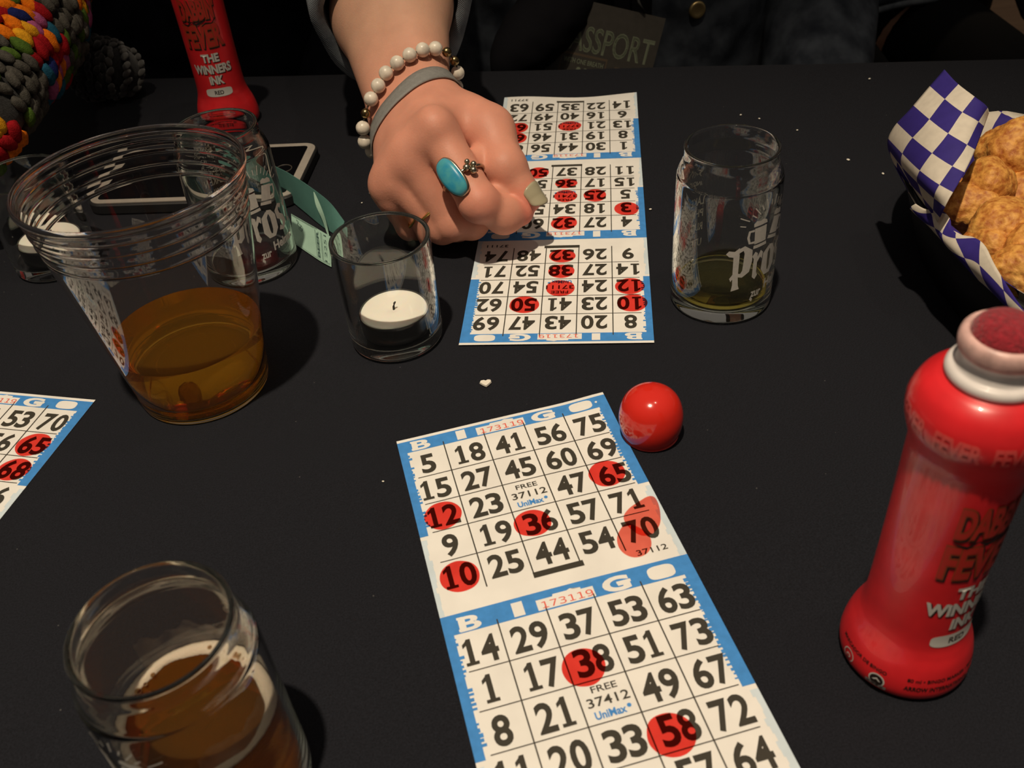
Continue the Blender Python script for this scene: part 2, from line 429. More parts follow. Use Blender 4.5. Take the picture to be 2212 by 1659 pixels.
# ------------------------------------------------------------------ bingo cards
CW, FH, CELLW, CELLH, U0, V0 = 101.5, 103.2, 19.33, 16.72, 1.55, 9.7
def bingo_face(F, top, rows, free, first, daubs, corner, smear=None, seed=0):
    """all in millimetres; u right, v down (stored as -v)"""
    Y = lambda v: -(top + v)
    r = random.Random(seed)
    b0 = 1.8 if first else 0.0
    F.rect(0, Y(9.3), CW, Y(b0), 1, 1)                     # header band
    F.rect(0, Y(61), 3.6, Y(9.2), 1, 1); F.rect(96.6, Y(61), CW, Y(9.2), 1, 1)     # blue sides
    for k in range(24):                                       # broken lettering along the blue sides
        v = 11 + k * 2.0; w_ = r.uniform(.2, 1.5)
        F.rect(96.5 - w_, Y(v + r.uniform(.5, 1.8)), 96.7, Y(v), 1, 1)
        if k % 7 not in (2, 3): F.rect(3.4, Y(v + r.uniform(.6, 1.7)), 3.6 + r.uniform(.3, 1.8), Y(v), 1, 1)
    for k in range(14):
        v = 63 + k * 2.85
        F.rect(.0, Y(v + 2.87), 1.2 + r.uniform(0, 1.5), Y(v), 2, 1); F.rect(CW - 2.0 - r.uniform(0, 1.6), Y(v + 2.87), CW, Y(v), 2, 1)
    # heading
    yb = 8.6; h = 5.9 if first else 6.6
    F.text('B', 10.6, Y(yb), h, 0, 2, w=8.6, bold=.035)
    F.rect(5.9, Y(yb), 8.2, Y(yb - 1.1), 0, 2); F.rect(5.9, Y(yb - h + 1.1), 8.2, Y(yb - h), 0, 2)
    F.rect(27.6, Y(yb), 32.0, Y(yb - h), 0, 2)
    F.rect(37.2, Y(yb + .1), 60.4, Y(yb - 4.9), 0, 2)
    F.poly([(44, Y(yb - 4.9)), (55.6, Y(yb - 4.9)), (55.6, Y(yb - 5.8)), (52.2, Y(yb - 5.8)), (51.6, Y(yb - 6.5)), (50, Y(yb - 5.9)), (44.4, Y(yb - 5.9))], 0, 2)
    F.text('173119', 49.4, Y(yb - .5), 4.3, 4, 3, w=20.6, font=MONO)
    F.text('G', 69.5, Y(yb), h, 0, 2, w=11.2, bold=.05); F.rect(69.8, Y(yb - .4 * h), 75.6, Y(yb - .4 * h - 1.3), 0, 2)
    F.disc((88.4, Y(yb - h / 2)), 5.6, h / 2, 0, 2, p=3.2)
    # grid
    for i in range(1, 5):
        u = U0 + i * CELLW; F.line((u, Y(V0 - 2.5)), (u, Y(V0 + 5 * CELLH + 1)), .55, 3, 2)
    for j in range(1, 5):
        F.line((U0 + 4, Y(V0 + j * CELLH)), (U0 + 5 * CELLW - 2.5, Y(V0 + j * CELLH)), .42, 3, 2)
    F.rect(U0 + 2 * CELLW - .4, Y(V0 + 5 * CELLH + 3.0), U0 + 3 * CELLW + 1.2, Y(V0 + 5 * CELLH + 0.2), 3, 2)
    for j in range(5):
        for i in range(5):
            cx = U0 + (i + .5) * CELLW + .3; cb = V0 + (j + 1) * CELLH - 2.3
            if i == 2 and j == 2:
                F.text('FREE', cx, Y(cb - 9.6), 2.7, 3, 2, w=9.6, bold=.012)
                F.text(free, cx, Y(cb - 4.2), 3.7, 3, 2, w=15.5, bold=.012)
                F.text('UniMax', cx - .8, Y(cb + .6), 3.0, 1, 2, w=11.4, bold=.03); F.disc((cx + 6.2, Y(cb - 1.6)), .8, .8, 1, 2, n=14)
                continue
            F.number(rows[j][i], cx, Y(cb), 11.6, 3, 2, dw=.58)
    F.text(corner, U0 + 4.5 * CELLW + .5, Y(V0 + 5 * CELLH + 5.0), 2.9, 3, 2, w=13, bold=.01)
    for k, (u, v, rx, ry) in enumerate(daubs):
        F.disc((u, Y(v)), rx, ry, 5, 4 + (k % 2) * .4, n=44, jit=.022, seed=seed * 31 + k)
    if smear:
        for k, pts in enumerate(smear):
            for _ in range(3): pts = [(a[0] * w_ + b_[0] * (1 - w_), a[1] * w_ + b_[1] * (1 - w_)) for a, b_ in zip(pts, pts[1:] + pts[:1]) for w_ in (.75, .25)]
            F.poly([(u, Y(v)) for u, v in pts], 6, 5 + k)

def cell(i, j, du=0, dv=0, rx=8.1, ry=7.8): return (U0 + (i + .5) * CELLW + du, V0 + (j + .5) * CELLH + dv, rx, ry)

def bingo_card(label, origin, th, faces, bend):
    """origin: top left corner; th: direction of the heading line; bend(u, v) -> height in mm"""
    F = Flat()
    for k, fc in enumerate(faces): bingo_face(F, k * FH, first=(k == 0), seed=k + 1, **fc)
    H = FH * len(faces); c, s = cos(th), sin(th)
    def fn(u, y, layer):
        v = -y; z = bend(u, v) + .10 + .07 * layer
        return ((origin[0] + c * u - s * y) / 1000 , (origin[1] + s * u + c * y) / 1000, z / 1000)
    nu, nv = 21, 61; top = []; bot = []
    for i in range(nu):
        for j in range(nv):
            u, v = CW * i / (nu - 1), H * j / (nv - 1)
            top.append(fn(u, -v, 0)); bot.append(fn(u, -v, -1))
    mb = F.mesh(fn, maxlen=9.0)
    o = mb.add(top, grid_faces(nu, nv, 0, True), 0); o2 = mb.add(bot, grid_faces(nu, nv, 0), 0)
    rim = [i * nv for i in range(nu)] + [(nu - 1) * nv + j for j in range(1, nv)] + [i * nv + nv - 1 for i in range(nu - 2, -1, -1)] + [j for j in range(nv - 2, 0, -1)]
    for a, b in zip(rim, rim[1:] + rim[:1]): mb.f.append((o + a, o + b, o2 + b, o2 + a)); mb.m.append(0)
    ob = mb.build('bingo_card', CARD_MATS, smooth=False)
    bm = bmesh.new(); bm.from_mesh(ob.data)
    flip = [q for q in bm.faces if q.material_index != 0 and q.normal.z < 0]
    bmesh.ops.reverse_faces(bm, faces=flip); bm.to_mesh(ob.data); bm.free()
    return tag(ob, label, 'bingo card', 'bingo cards on the table')

near_faces = [
    dict(rows=['5 18 41 56 75'.split(), '15 27 45 60 69'.split(), '12 23 F 47 65'.split(), '9 19 36 57 71'.split(), '10 25 44 54 70'.split()], free='37112', corner='37112',
         daubs=[cell(0, 2, .5, .3), cell(4, 2, -2.6, -.8), cell(2, 3, -3.0, .2, 8.0, 7.2), cell(0, 4, .4, 1.0)],
         smear=[[(84, 83), (83.5, 77), (88, 73), (93, 71), (98, 69), (100.5, 70), (100.8, 74), (99.5, 80), (97, 86), (92, 90), (87, 89)],
                [(79.5, 84), (84, 80), (88, 84), (91, 89), (90, 95), (86, 99), (80, 99), (76.5, 94), (77, 88)]]),
    dict(rows=['14 29 37 53 63'.split(), '1 17 38 51 73'.split(), '8 21 F 49 67'.split(), '11 20 33 58 72'.split(), '3 26 42 57 64'.split()], free='37412', corner='37412',
         daubs=[cell(2, 1, -4.0, 2.3), cell(3, 3, -3.2, 2.4, 8.3, 8.2)]),
    dict(rows=['2 16 31 46 61'.split(), '7 22 35 50 66'.split(), '13 24 F 55 68'.split(), '6 28 39 48 74'.split(), '4 30 43 59 62'.split()], free='37712', corner='37712', daubs=[])]
far_faces = [
    dict(rows=['8 20 43 47 69'.split(), '10 23 41 50 62'.split(), '12 24 F 54 70'.split(), '14 27 38 52 71'.split(), '9 26 32 48 74'.split()], free='37111', corner='37111',
         daubs=[cell(0, 1, -1, .5), cell(0, 2, 0, -.3), cell(2, 2, 0, -1), cell(2, 3, 0, -.5, 7.6, 7.0), cell(2, 4, 0, -.5, 7.8, 7.2), cell(3, 1, 0, .5)]),
    dict(rows=['4 27 32 60 75'.split(), '3 18 34 55 61'.split(), '5 25 F 46 73'.split(), '15 17 36 57 68'.split(), '11 28 37 50 64'.split()], free='37411', corner='37411',
         daubs=[cell(2, 0, 0, .6), cell(0, 1, 0, -1, 7.6, 8), cell(2, 2, 0, .2, 7.4, 7.8), cell(1, 2, .5, 0, 7.2, 8), cell(2, 3, 0, .6, 7.2, 6.4), cell(3, 4, 0, .2, 7, 8)]),
    dict(rows=['1 30 44 56 67'.split(), '8 19 31 46 65'.split(), '13 21 F 51 66'.split(), '6 16 40 49 72'.split(), '14 22 35 59 63'.split()], free='37711', corner='37711',
         daubs=[cell(4, 2, -1, .3, 7.4, 8.4), cell(4, 1, -1, .5, 7.4, 8.2), cell(2, 2, 0, .3, 8.6, 7.6)])]
left_faces = [
    dict(rows=['3 22 41 53 70'.split(), '12 18 33 56 65'.split(), '7 29 F 51 68'.split(), '1 17 39 47 66'.split(), '10 25 44 54 61'.split()], free='37113', corner='37113',
         daubs=[cell(4, 1, -.5, .2, 8.6, 7.8), cell(4, 2, .2, .4, 8.2, 7.2)]),
    dict(rows=['14 29 37 58 63'.split(), '5 20 38 49 71'.split(), '8 21 F 60 67'.split(), '11 24 33 52 72'.split(), '2 26 42 57 64'.split()], free='37413', corner='37413', daubs=[])]
def bend_near(u, v): return .3 + .5 * sin(pi * u / CW) ** 2 * (0.6 + .4 * sin(v / 40)) + 1.2 * math.exp(-((u - 101) / 14) ** 2 - (v / 25) ** 2) + .6 * math.exp(-(v / 14) ** 2)
def bend_far(u, v): return .3 + .6 * sin(v / 103.2 * pi) ** 2 + 2.6 * math.exp(-((309 - v) / 16) ** 2) * (0.5 + .5 * cos(u / CW * 2 * pi + .6)) + .5 * math.exp(-(v / 12) ** 2)
def bend_left(u, v): return .3 + .4 * sin(pi * u / CW) ** 2
bingo_card('bingo card in the foreground beside the red cap, with a smeared red daub on 70', (-56.3, 320.6), RAD(11.3), near_faces, bend_near)
bingo_card('upside-down bingo card under the hand, beside the nearly empty can-shaped glass', (74.7, 376.8), RAD(172.4), far_faces, bend_far)
_th = RAD(-14.6)
bingo_card('bingo card cut off at the left edge, with daubs on 65 and 68', (-212.7 - CW * cos(_th), 373.6 - CW * sin(_th)), _th, left_faces, bend_left)

# ------------------------------------------------------------------ can-shaped beer glasses
CAN = [(0, 0), (.0238, 0, 1), (.0256, .0008), (.0266, .0032), (.0266, .020), (.0264, .045), (.0262, .070), (.0256, .0750), (.0240, .0795), (.0230, .0825), (.0229, .0865), (.02300, .0880),
       (.0223, .0887), (.0214, .0880), (.0212, .0860), (.0212, .0825), (.0222, .0795), (.0238, .0750), (.0243, .0700), (.0243, .045), (.0243, .0100), (.0232, .0074), (.0200, .0066), (0, .0064)]
def facing(x, y): return math.atan2(-y, -x)
def wrap_cyl(phi0, rfun):
    """flat artwork in mm (u along the round, y up) -> on a round body"""
    def fn(u, y, layer):
        z = y / 1000; r = rfun(z); a = phi0 + u / 1000 / rfun(z, True); rr = r + .00012 + .00008 * layer
        return (rr * cos(a), rr * sin(a), z)
    return fn
def can_logo():
    F = Flat(); k = 26.5 * pi / 180         # mm per degree
    D = lambda pts: [(a * k, z) for a, z in pts]
    # black-letter word: P r o s t
    F.poly(D([(0, 43.2), (3, 45.0), (9, 44.6), (14, 46.6), (14.5, 42.8), (9.5, 41.2), (3.5, 41.6)]), 0)
    F.poly(D([(8, 43.5), (14.5, 45.5), (14.5, 30), (15.5, 24.5), (17, 22.4), (8.2, 21.2), (9.2, 25), (8.6, 31)]), 0)
    F.poly(D([(5.5, 28.8), (9, 31.6), (9, 28.6), (7, 27)]), 0)
    F.stroke(D([(13.5, 44.6), (19, 46), (24.2, 43.6), (24.4, 38), (22.8, 32.4), (18, 30.2), (14, 30.6)]), [2.2, 2.6, 4.3, 4.6, 4.0, 2.6, 2.0], 0)
    F.poly(D([(29, 40.2), (32.5, 42.6), (35.8, 41.4), (36, 31), (37.6, 28.4), (34.6, 26.2), (31, 28), (31.2, 38.6)]), 0)
    F.poly(D([(35.5, 39), (39.5, 42.6), (43, 41), (42, 37.4), (39.4, 38.8), (35.8, 36)]), 0)
    F.stroke(D([(53, 42.2), (47.4, 39.6), (46.8, 31), (50, 27.6), (55.8, 27.4), (60, 30.4), (60.4, 38.2), (57, 41.6), (52, 42.4)]), [2.2, 3.6, 4.2, 3.0, 2.8, 4.0, 4.0, 2.8, 2.4], 0)
    F.stroke(D([(79, 40.2), (74, 42), (68.8, 39.8), (70, 36), (77, 33.6), (79, 30), (74, 27.4), (67.6, 29)]), [3.0, 2.2, 3.2, 3.6, 3.4, 3.6, 2.4, 3.0], 0)
    F.poly(D([(88, 46), (92, 47), (92, 30), (95.6, 28.6), (93, 26.4), (88.2, 28.4)]), 0); F.poly(D([(84.5, 40.6), (97, 42), (97, 39.6), (84.5, 38.2)]), 0)
    F.text('zur', 31.5 * k, 15.6, 5.0, 0, w=6.2, bold=.03, align='l', slant=.05); F.poly(D([(30.6, 14.2), (33.6, 12.6), (34.6, 14.2), (32, 15.8)]), 0)
    F.text('Heimat', 50 * k, 18.2, 5.4, 0, w=18, bold=.035, align='l', slant=.05)
    # two clinking mugs
    def mug(cx, cz, tilt, hs):
        c, s = cos(tilt), sin(tilt)
        T = lambda pts: [(cx + c * x - s * y, cz + s * x + c * y) for x, y in pts]
        F.poly(T([(-3.6, -5.6), (3.2, -5.6), (3.6, 3.2), (-3.4, 3.2)]), 0); F.poly(T([(-4.0, 4.2), (4.0, 4.2), (3.6, 6.0), (1.5, 7.2), (-.5, 6.6), (-2.5, 7.2), (-4, 6.0)]), 0)
        F.poly(T([(-4.2, -8.2), (3.8, -8.2), (3.6, -6.4), (-4.0, -6.4)]), 0)
        F.stroke(T([(hs * 3.6, 2.2), (hs * 6.2, 2.2), (hs * 6.9, -1), (hs * 6.2, -4.2), (hs * 3.6, -4.4)]), 1.3, 0)
        return T
    T1 = mug(37 * k, 53.0, RAD(4), -1); T2 = mug(61 * k, 54.4, RAD(-16), 1)
    for rdeg in range(-78, 79, 13):
        a = RAD(rdeg); o = np.array([49 * k, 55.0]); d = np.array([sin(a), cos(a)]); r0, r1 = (10.5, 15.8) if (rdeg // 13) % 2 else (11.2, 14.2)
        if abs(rdeg) > 60: r0, r1 = r0 + 3.2, r1 + 3.2
        F.line(o + d * r0, o + d * r1, .55, 0)
    return F
def can_names():
    F = Flat(); k = 26.5 * pi / 180
    for txt, z, h, wd in (('HINS', 61.5, 5.5, 14), ('INDIG', 54.5, 3.6, 10.5), ('LAKE N', 43.4, 4.6, 13.5), ('PHILIP', 36.2, 4.6, 13.5), ('RUSH', 28.0, 4.6, 10), ('UTE', 18.0, 4.6, 7.5)):
        F.text(txt, (201 + (6 if z < 45 else 10)) * k, z, h, 0, w=wd, bold=.02, align='l')
    return F
LOGO = can_logo(); NAMES = can_names()
_cp = sorted([(z, r) for r, z in smooth_prof(CAN, 8) if r > .0225 or z < .001], key=lambda t: t[0])
def can_r(z, flat=False):
    if flat: return .0265
    if z < .07: return .0266 - (.0004 * max(0, z - .02) / .05)
    return float(np.interp(z, [.07, .075, .0795, .0825, .09], [.0262, .0256, .0240, .0231, .0231]))
def can_glass(label, loc, p_left):
    t = thing('beer_glass', label, 'glass', (loc[0], loc[1], .0006), 0, 'can-shaped printed beer glasses')
    body = lathe(smooth_prof(CAN, 7), 128); part(body, 'glass_body', M_GLASS, t, normals=True)
    mb = LOGO.mesh(wrap_cyl(facing(*loc) + RAD(p_left), can_r), maxlen=1.6)
    o = part(mb, 'printed_logo', M_FROST, t, smooth=True); o['label'] = 'white printed lettering with two clinking mugs'
    o = part(NAMES.mesh(wrap_cyl(facing(*loc) + RAD(p_left), can_r), maxlen=1.6), 'printed_names', M_FROST, t, smooth=True); o['label'] = 'white printed list of names'
    return t
def liquid(t, z0, z1, r0, r1, mat, name, n=96):
    pr = [(0, z0), (r0 - .003, z0 + .0001), (r0 - .0008, z0 + .0016), (r0, z0 + .004), (r1, z1 + .0004), (r1 - .0012, z1 - .0001), (r1 - .003, z1 - .0002), (0, z1 - .0002)]
    return part(lathe(pr, n), name, mat, t, normals=True)
g1 = can_glass('nearly empty can-shaped glass with golden dregs, right of the upside-down card', (.1167, .4126), 3)
liquid(g1, .0066, .0105, .0240, .0242, M_DREG, 'beer_dregs')
g2 = can_glass('empty can-shaped glass behind the plastic cup, beside the teal tickets', (-.149, .4925), -21)
g3 = can_glass('can-shaped glass of foamy amber beer at the front left', (-.1057, .1608), -116)
bw = liquid(g3, .0068, .045, .0241, .0241, M_BEER, 'beer')
bm_ = MB(); N = 160; F_ = []
for k in range(N):                                             # foam collar with a ragged inner edge
    a = 2 * pi * k / N; wdt = .0026 + .0016 * noise.noise((cos(a) * 2, sin(a) * 2, 3)) + .0022 * max(0, cos(a - 1.0)) ** 2
    for q, (dr, dz) in enumerate(((0, .0016), (.0004, .0010), (.5, .0014), (.9, .0009), (1, .0001))):
        r = .0240 - (dr * wdt); bm_.v.append((r * cos(a), r * sin(a), .045 + dz + .0003 * noise.noise((cos(a) * 30, sin(a) * 30, dr * 4))))
for k in range(N):
    for q in range(4): F_.append((k * 5 + q, ((k + 1) % N) * 5 + q, ((k + 1) % N) * 5 + q + 1, k * 5 + q + 1))
bm_.f = F_; bm_.m = [0] * len(F_)
fo = part(bm_, 'foam', M_FOAM, g3, normals=True); fo['label'] = 'ring of pale foam with bubbles'
SV, SF = uvsphere(14, 9)
M_BUB = glass('beer_bubble', (.95, .85, .7), 1.2)
for a, rr, s in ((35, .0205, .0010), (48, .0212, .0007), (60, .0208, .0012), (72, .0213, .0006), (88, .0216, .0008), (140, .0205, .0008), (150, .0200, .0006), (158, .0205, .0011)):
    mb = MB(); mb.add(SV * s * np.array([1, 1, .6]) + np.array([rr * cos(RAD(a)), rr * sin(RAD(a)), .0463]), SF); part(mb, 'bubble', M_BUB, fo)
# clinging film of foam on the inside wall
mb = MB(); nA, nZ = 60, 14
for i in range(nA):
    a = RAD(-70 + 210 * i / (nA - 1)); hi = .0115 + .010 * noise.noise((a * 1.7, 2, 0)) + .006 * noise.noise((a * 5, 0, 1))
    for j in range(nZ):
        z = .0462 + max(.003, hi) * j / (nZ - 1); mb.v.append((.02405 * cos(a), .02405 * sin(a), z))
mb.f = grid_faces(nA, nZ); mb.m = [0] * len(mb.f)
def film_mat():
    m, nt, b = new_mat('foam_film'); tr = nt.nodes.new('ShaderNodeBsdfTransparent'); mx = nt.nodes.new('ShaderNodeMixShader')
    tc = nt.nodes.new('ShaderNodeTexCoord'); n = nt.nodes.new('ShaderNodeTexNoise'); n.inputs['Scale'].default_value = 130; n.inputs['Detail'].default_value = 6; nt.links.new(tc.outputs['Object'], n.inputs[0])
    r = nt.nodes.new('ShaderNodeMapRange'); r.inputs[1].default_value = .35; r.inputs[2].default_value = .75; r.inputs[3].default_value = .03; r.inputs[4].default_value = .30; nt.links.new(n.outputs['Fac'], r.inputs[0])
    b.inputs['Base Color'].default_value = (.6, .5, .4, 1); nt.links.new(r.outputs[0], mx.inputs[0]); nt.links.new(tr.outputs[0], mx.inputs[1]); nt.links.new(b.outputs[0], mx.inputs[2])
    nt.links.new(mx.outputs[0], nt.nodes['Material Output'].inputs['Surface']); return m
part(mb, 'foam_film', film_mat(), g3)

# ------------------------------------------------------------------ plastic cup of cider
cupz = lambda z: .0323 + (.0496 - .0323) * z / .1185
def cup_profile():
    o = [(0, .0012), (.0300, .0010, 1), (.0312, 0), (.0323, .0008), (cupz(.0065), .0065, 1), (cupz(.0085) - .0006, .0085, 1), (cupz(.0085) - .0002, .0088, 1), (cupz(.05), .05, 1), (cupz(.092), .092, 1)]
    for k in range(4):
        z = .0940 + k * .0055; o += [(cupz(z), z, 1), (cupz(z + .0006) + .00028, z + .0006), (cupz(z + .0013), z + .0013, 1)]
    o += [(cupz(.1145), .1145, 1), (.0490, .1152), (.0502, .1160), (.0505, .1175), (.0498, .1188), (.0488, .1186)]
    inn = [(cupz(z) - .0007, z) for z in (.1150, .112)]
    for k in range(3, -1, -1):
        z = .0940 + k * .0055; inn += [(cupz(z + .0013) - .0007, z + .0013, 1), (cupz(z + .0006) - .00042, z + .0006), (cupz(z) - .0007, z, 1)]
    inn += [(cupz(.092) - .0007, .092, 1), (cupz(.05) - .0007, .05, 1), (cupz(.0088) - .0009, .0088, 1), (cupz(.0085) - .0013, .0085, 1), (cupz(.0065) - .0008, .0065, 1), (.0312, .0020), (.0298, .0018, 1), (0, .0020)]
    return smooth_prof(o + inn, 3)
ct = thing('plastic_cup', 'large clear plastic cup a third full of amber cider', 'cup', (-.1571, .379, .0006))
part(lathe(cup_profile(), 160), 'cup_body', M_PET, ct, normals=True)
z1 = .034
pr = [(0, .0021), (.0300, .0022), (.0314, .0030), (cupz(.0065) - .0010, .0065), (cupz(.0088) - .0011, .0090), (cupz(z1) - .0008, z1 + .0006), (cupz(z1) - .0020, z1), (cupz(z1) - .005, z1 - .0002), (0, z1 - .0002)]
part(lathe(pr, 128), 'cider', M_CIDER, ct, normals=True)
# embossed ring and mark on the cup's floor
mb = MB()
ring_tube([(.020 * cos(a), .020 * sin(a), .0023) for a in np.linspace(0, 2 * pi, 60, endpoint=False)], .0004, 6, mb)
part(mb, 'base_emboss', M_PET, ct)

# ------------------------------------------------------------------ candle jars with tealights
JAR = [(0, 0), (.0225, 0, 1), (.0240, .0012), (.0246, .0040), (.0247, .012), (.0249, .035), (.0252, .0585), (.0249, .0603), (.0240, .0608), (.0231, .0602), (.0229, .0585), (.0226, .035), (.0222, .010), (.0205, .0075), (0, .0070)]
def candle_jar(label, loc, tl):
    t = thing('candle_jar', label, 'candle holder', (loc[0], loc[1], .0006), 0, 'clear glass candle jars')
    part(lathe(smooth_prof(JAR, 7), 112), 'glass_body', M_GLASS, t, normals=True)
    c = thing('tealight', tl, 'candle', (loc[0] + .0005, loc[1] - .0005, .0082), 0, 'tealights in the jars')
    tin = [(0, 0), (.0176, 0, 1), (.0180, .0005), (.0183, .0108, 1), (.0181, .0110, 1), (.0179, .0105, 1), (.0176, .0008, 1), (0, .0006)]
    part(lathe(smooth_prof(tin, 4), 80), 'cup', M_TIN, c, normals=True)
    wx = [(0, .0008), (.0172, .0009, 1), (.0177, .0090), (.0174, .0104), (.0165, .0110), (.0120, .0111), (.0050, .0110), (.0018, .0105), (0, .0103)]
    part(lathe(smooth_prof(wx, 5), 80), 'wax', M_WAX, c, normals=True)
    part(tube([(0, 0, .0100), (.0002, 0, .0122), (.0008, .0003, .0140), (.0015, .0004, .0148)], [.0006, .0006, .0006, .0004], 8), 'wick', plain('charred_wick', (.03, .025, .02), .9), c)
candle_jar('clear glass candle jar in the middle, in front of the hand', (-.0585, .4043), 'unlit white tealight in the jar in the middle')
candle_jar('clear glass candle jar at the left edge, half behind the plastic cup', (-.2760, .5150), 'unlit white tealight in the jar at the left edge')

# ------------------------------------------------------------------ bingo dauber bottles
BOT = [(0, 0.0004), (.0195, .0002, 1), (.0212, .0015), (.0219, .0050), (.0215, .0100), (.0203, .0155), (.0186, .0205), (.0174, .0250), (.0168, .032), (.0166, .050), (.0167, .075), (.0170, .098), (.0173, .1030),
       (.0183, .1068), (.0196, .1110), (.0201, .1150), (.0196, .1190), (.0178, .1232), (.0150, .1260), (.0122, .1275), (.0112, .1285)]
_bp = smooth_prof(BOT, 8)
_bz = np.array([z for r, z in _bp]); _br = np.array([r for r, z in _bp])
def bot_r(z, flat=False):
    if flat: return .0168 if z > .024 else (.0205 if z < .1 else .0195)
    return float(np.interp(z, _bz[8:], _br[8:]))
def bot_rs(z, flat=False):
    return .0195 if flat else bot_r(z)
M_BRED = plain('red_bottle_plastic', (.72, .020, .026), .32, coat=.25, noise_amt=.16, scale=55)
M_LRED = plain('pale_red_print', (.72, .075, .07), .35, coat=.2)
M_LETR = plain('label_red_letter', (.50, .03, .02), .4)
M_LETG = plain('label_letter_edge', (.30, .06, .02), .4)
M_INK = plain('label_black', (.02, .012, .01), .4)
M_LWH = plain('label_white', (.62, .60, .56), .45)
M_COLLAR = plain('white_collar_plastic', (.74, .70, .68), .35, coat=.2, noise_amt=.04)
M_STAIN = plain('ink_stained_collar', (.66, .42, .38), .4, noise_amt=.25, scale=250)
def sponge_mat():
    m = plain('red_felt_sponge', (.26, .006, .016), .9, noise_amt=.35, scale=700, bump=.9, bump_scale=1100, sheen=.25); return m
M_SPONGE = sponge_mat()
def label_art():
    F = Flat()
    def rough(txt, y, h, wd, xs=0):
        F.text(txt, .55, y - .75, h, 2, 1, w=wd, bold=.075); F.text(txt, 0, y, h, 1, 2, w=wd, bold=.065); F.text(txt, 0, y, h, 0, 3, w=wd * .985, bold=.030)
    rough("DABBIN'", 79.5, 12.5, 25); rough('FEVER', 61.0, 14.5, 27.0)
    F.stroke([(-12, 77), (-8, 75.5), (-5, 78), (-2, 76), (2, 77.6), (5, 80)], [.5, 1.3, .6, 1.6, 1.1, .4], 2, 4)
    F.stroke([(1, 74.5), (4, 76.4), (8, 75.6), (11.5, 78.5)], [.4, 1.0, .6, .9], 2, 4)
    for txt, x, y, h, wd in (('THE', .5, 50.2, 5.6, 12.2), ('WiNNERS', 0, 42.2, 6.0, 27), ('iNK', 1.0, 34.6, 5.8, 10)):
        F.text(txt, x + .5, y - .5, h, 2, 1, w=wd, bold=.05); F.text(txt, x, y, h, 3, 2, w=wd, bold=.045)
    F.disc((.5, 28.6), 9.2, 2.9, 3, 1, p=4, n=48); F.text('RED', .5, 27.2, 2.8, 2, 2, w=6.2, bold=.02)
    return F
def base_art():
    F = Flat()
    F.text('80 ml • BINGO MARKER • MARQUEUR', -15.5, 11.2, 1.5, 2, 1, w=33, bold=.02, align='l')
    F.text('ARROW INTERNATIONAL, INC.', -16, 7.2, 1.9, 2, 1, w=28, bold=.03, align='l')
    F.text('MARCADOR DE BINGO', -42, 10.6, 1.5, 2, 1, w=20, bold=.02, align='l')
    F.disc((-24.5, 6.6), 2.7, 2.9, 3, 1, n=40); F.disc((-24.5, 6.6), 2.2, 2.4, 2, 2, n=40); F.poly([(-26, 6.4), (-24.5, 7.9), (-23, 6.4), (-23.8, 6.4), (-24.5, 7.1), (-25.2, 6.4)], 3, 3); F.rect(-28, 3.2, -21, 4.9, 4, 2)
    for k in range(4): F.rect(-27.4 + k * 1.5, 3.7, -26.4 + k * 1.5, 4.3, 2, 3)
    F.stroke([(-36.5 + 2.4 * cos(a), 6.4 + 2.6 * sin(a)) for a in np.linspace(-1.0, 4.1, 24)], .35, 3, 1); F.disc((-36.5, 6.2), 1.0, 1.0, 3, 1, n=20); F.disc((-36.5, 6.2), .6, .6, 0, 2, n=20)
    return F
def shoulder_art():
    F = Flat()
    for k in range(8): F.text('FEVER', k * 15.3 - 52, 112.2, 6.0, 5, 1, w=12.6, bold=.04)
    return F
LABEL_MATS = [M_LETR, M_LETG, M_INK, M_LWH, plain('label_grey', (.3, .27, .25), .5), M_LRED]
LAB, BAS, SHO = label_art(), base_art(), shoulder_art()
bottle_children = []
def dauber(label, loc, phi, scale=1.0):
    t = thing('bingo_dauber_bottle', label, 'bingo dauber', (loc[0], loc[1], .0006), phi, 'red bingo dauber bottles')
    t.scale = (scale,) * 3
    part(lathe(_bp, 128), 'bottle_body', M_BRED, t, normals=True)
    o = part(LAB.mesh(wrap_cyl(0, bot_r), maxlen=1.3), 'front_label', LABEL_MATS, t); o['label'] = 'printed lettering and white colour patch'
    o = part(BAS.mesh(wrap_cyl(0, lambda z, flat=False: .0212 if flat else bot_r(z)), maxlen=1.3), 'base_print', LABEL_MATS, t); o['label'] = 'small black lettering and round badges'
    part(SHO.mesh(wrap_cyl(0, bot_rs), maxlen=1.2), 'shoulder_print', LABEL_MATS, t)
    col = [(.0108, .1270, 1), (.0120, .1272), (.0128, .1282), (.0128, .1296), (.0121, .1306), (.0108, .1312), (.0103, .1330), (.0103, .1350), (.0108, .1362), (.0080, .1363, 1)]
    part(lathe(smooth_prof(col, 6), 96), 'collar', M_COLLAR, t, normals=True)
    lip = [(.0085, .1358, 1), (.0107, .1360), (.0114, .1375), (.0115, .1395), (.0110, .1412), (.0100, .1420), (.0090, .1416), (.0086, .1400)]
    o = part(lathe(smooth_prof(lip, 6), 96), 'stained_lip', M_STAIN, t, normals=True); o['label'] = 'white lip stained with red ink'
    sp = [(.0088, .1390, 1), (.0090, .1412), (.0085, .1432), (.0068, .1450), (.0040, .1461), (0, .1465)]
    o = part(lathe(smooth_prof(sp, 6), 80), 'sponge_tip', M_SPONGE, t, normals=True); o['label'] = 'dark red felt applicator'
    return t
d1 = dauber('open red dauber bottle standing at the right edge beside the red cap', (.1302, .1878), facing(.1302, .1878) + RAD(55))
d2 = dauber('red dauber bottle standing at the back beside the crochet, behind the glasses', (-.2000, .7070), facing(-.2, .707) + RAD(-10), 1.06)

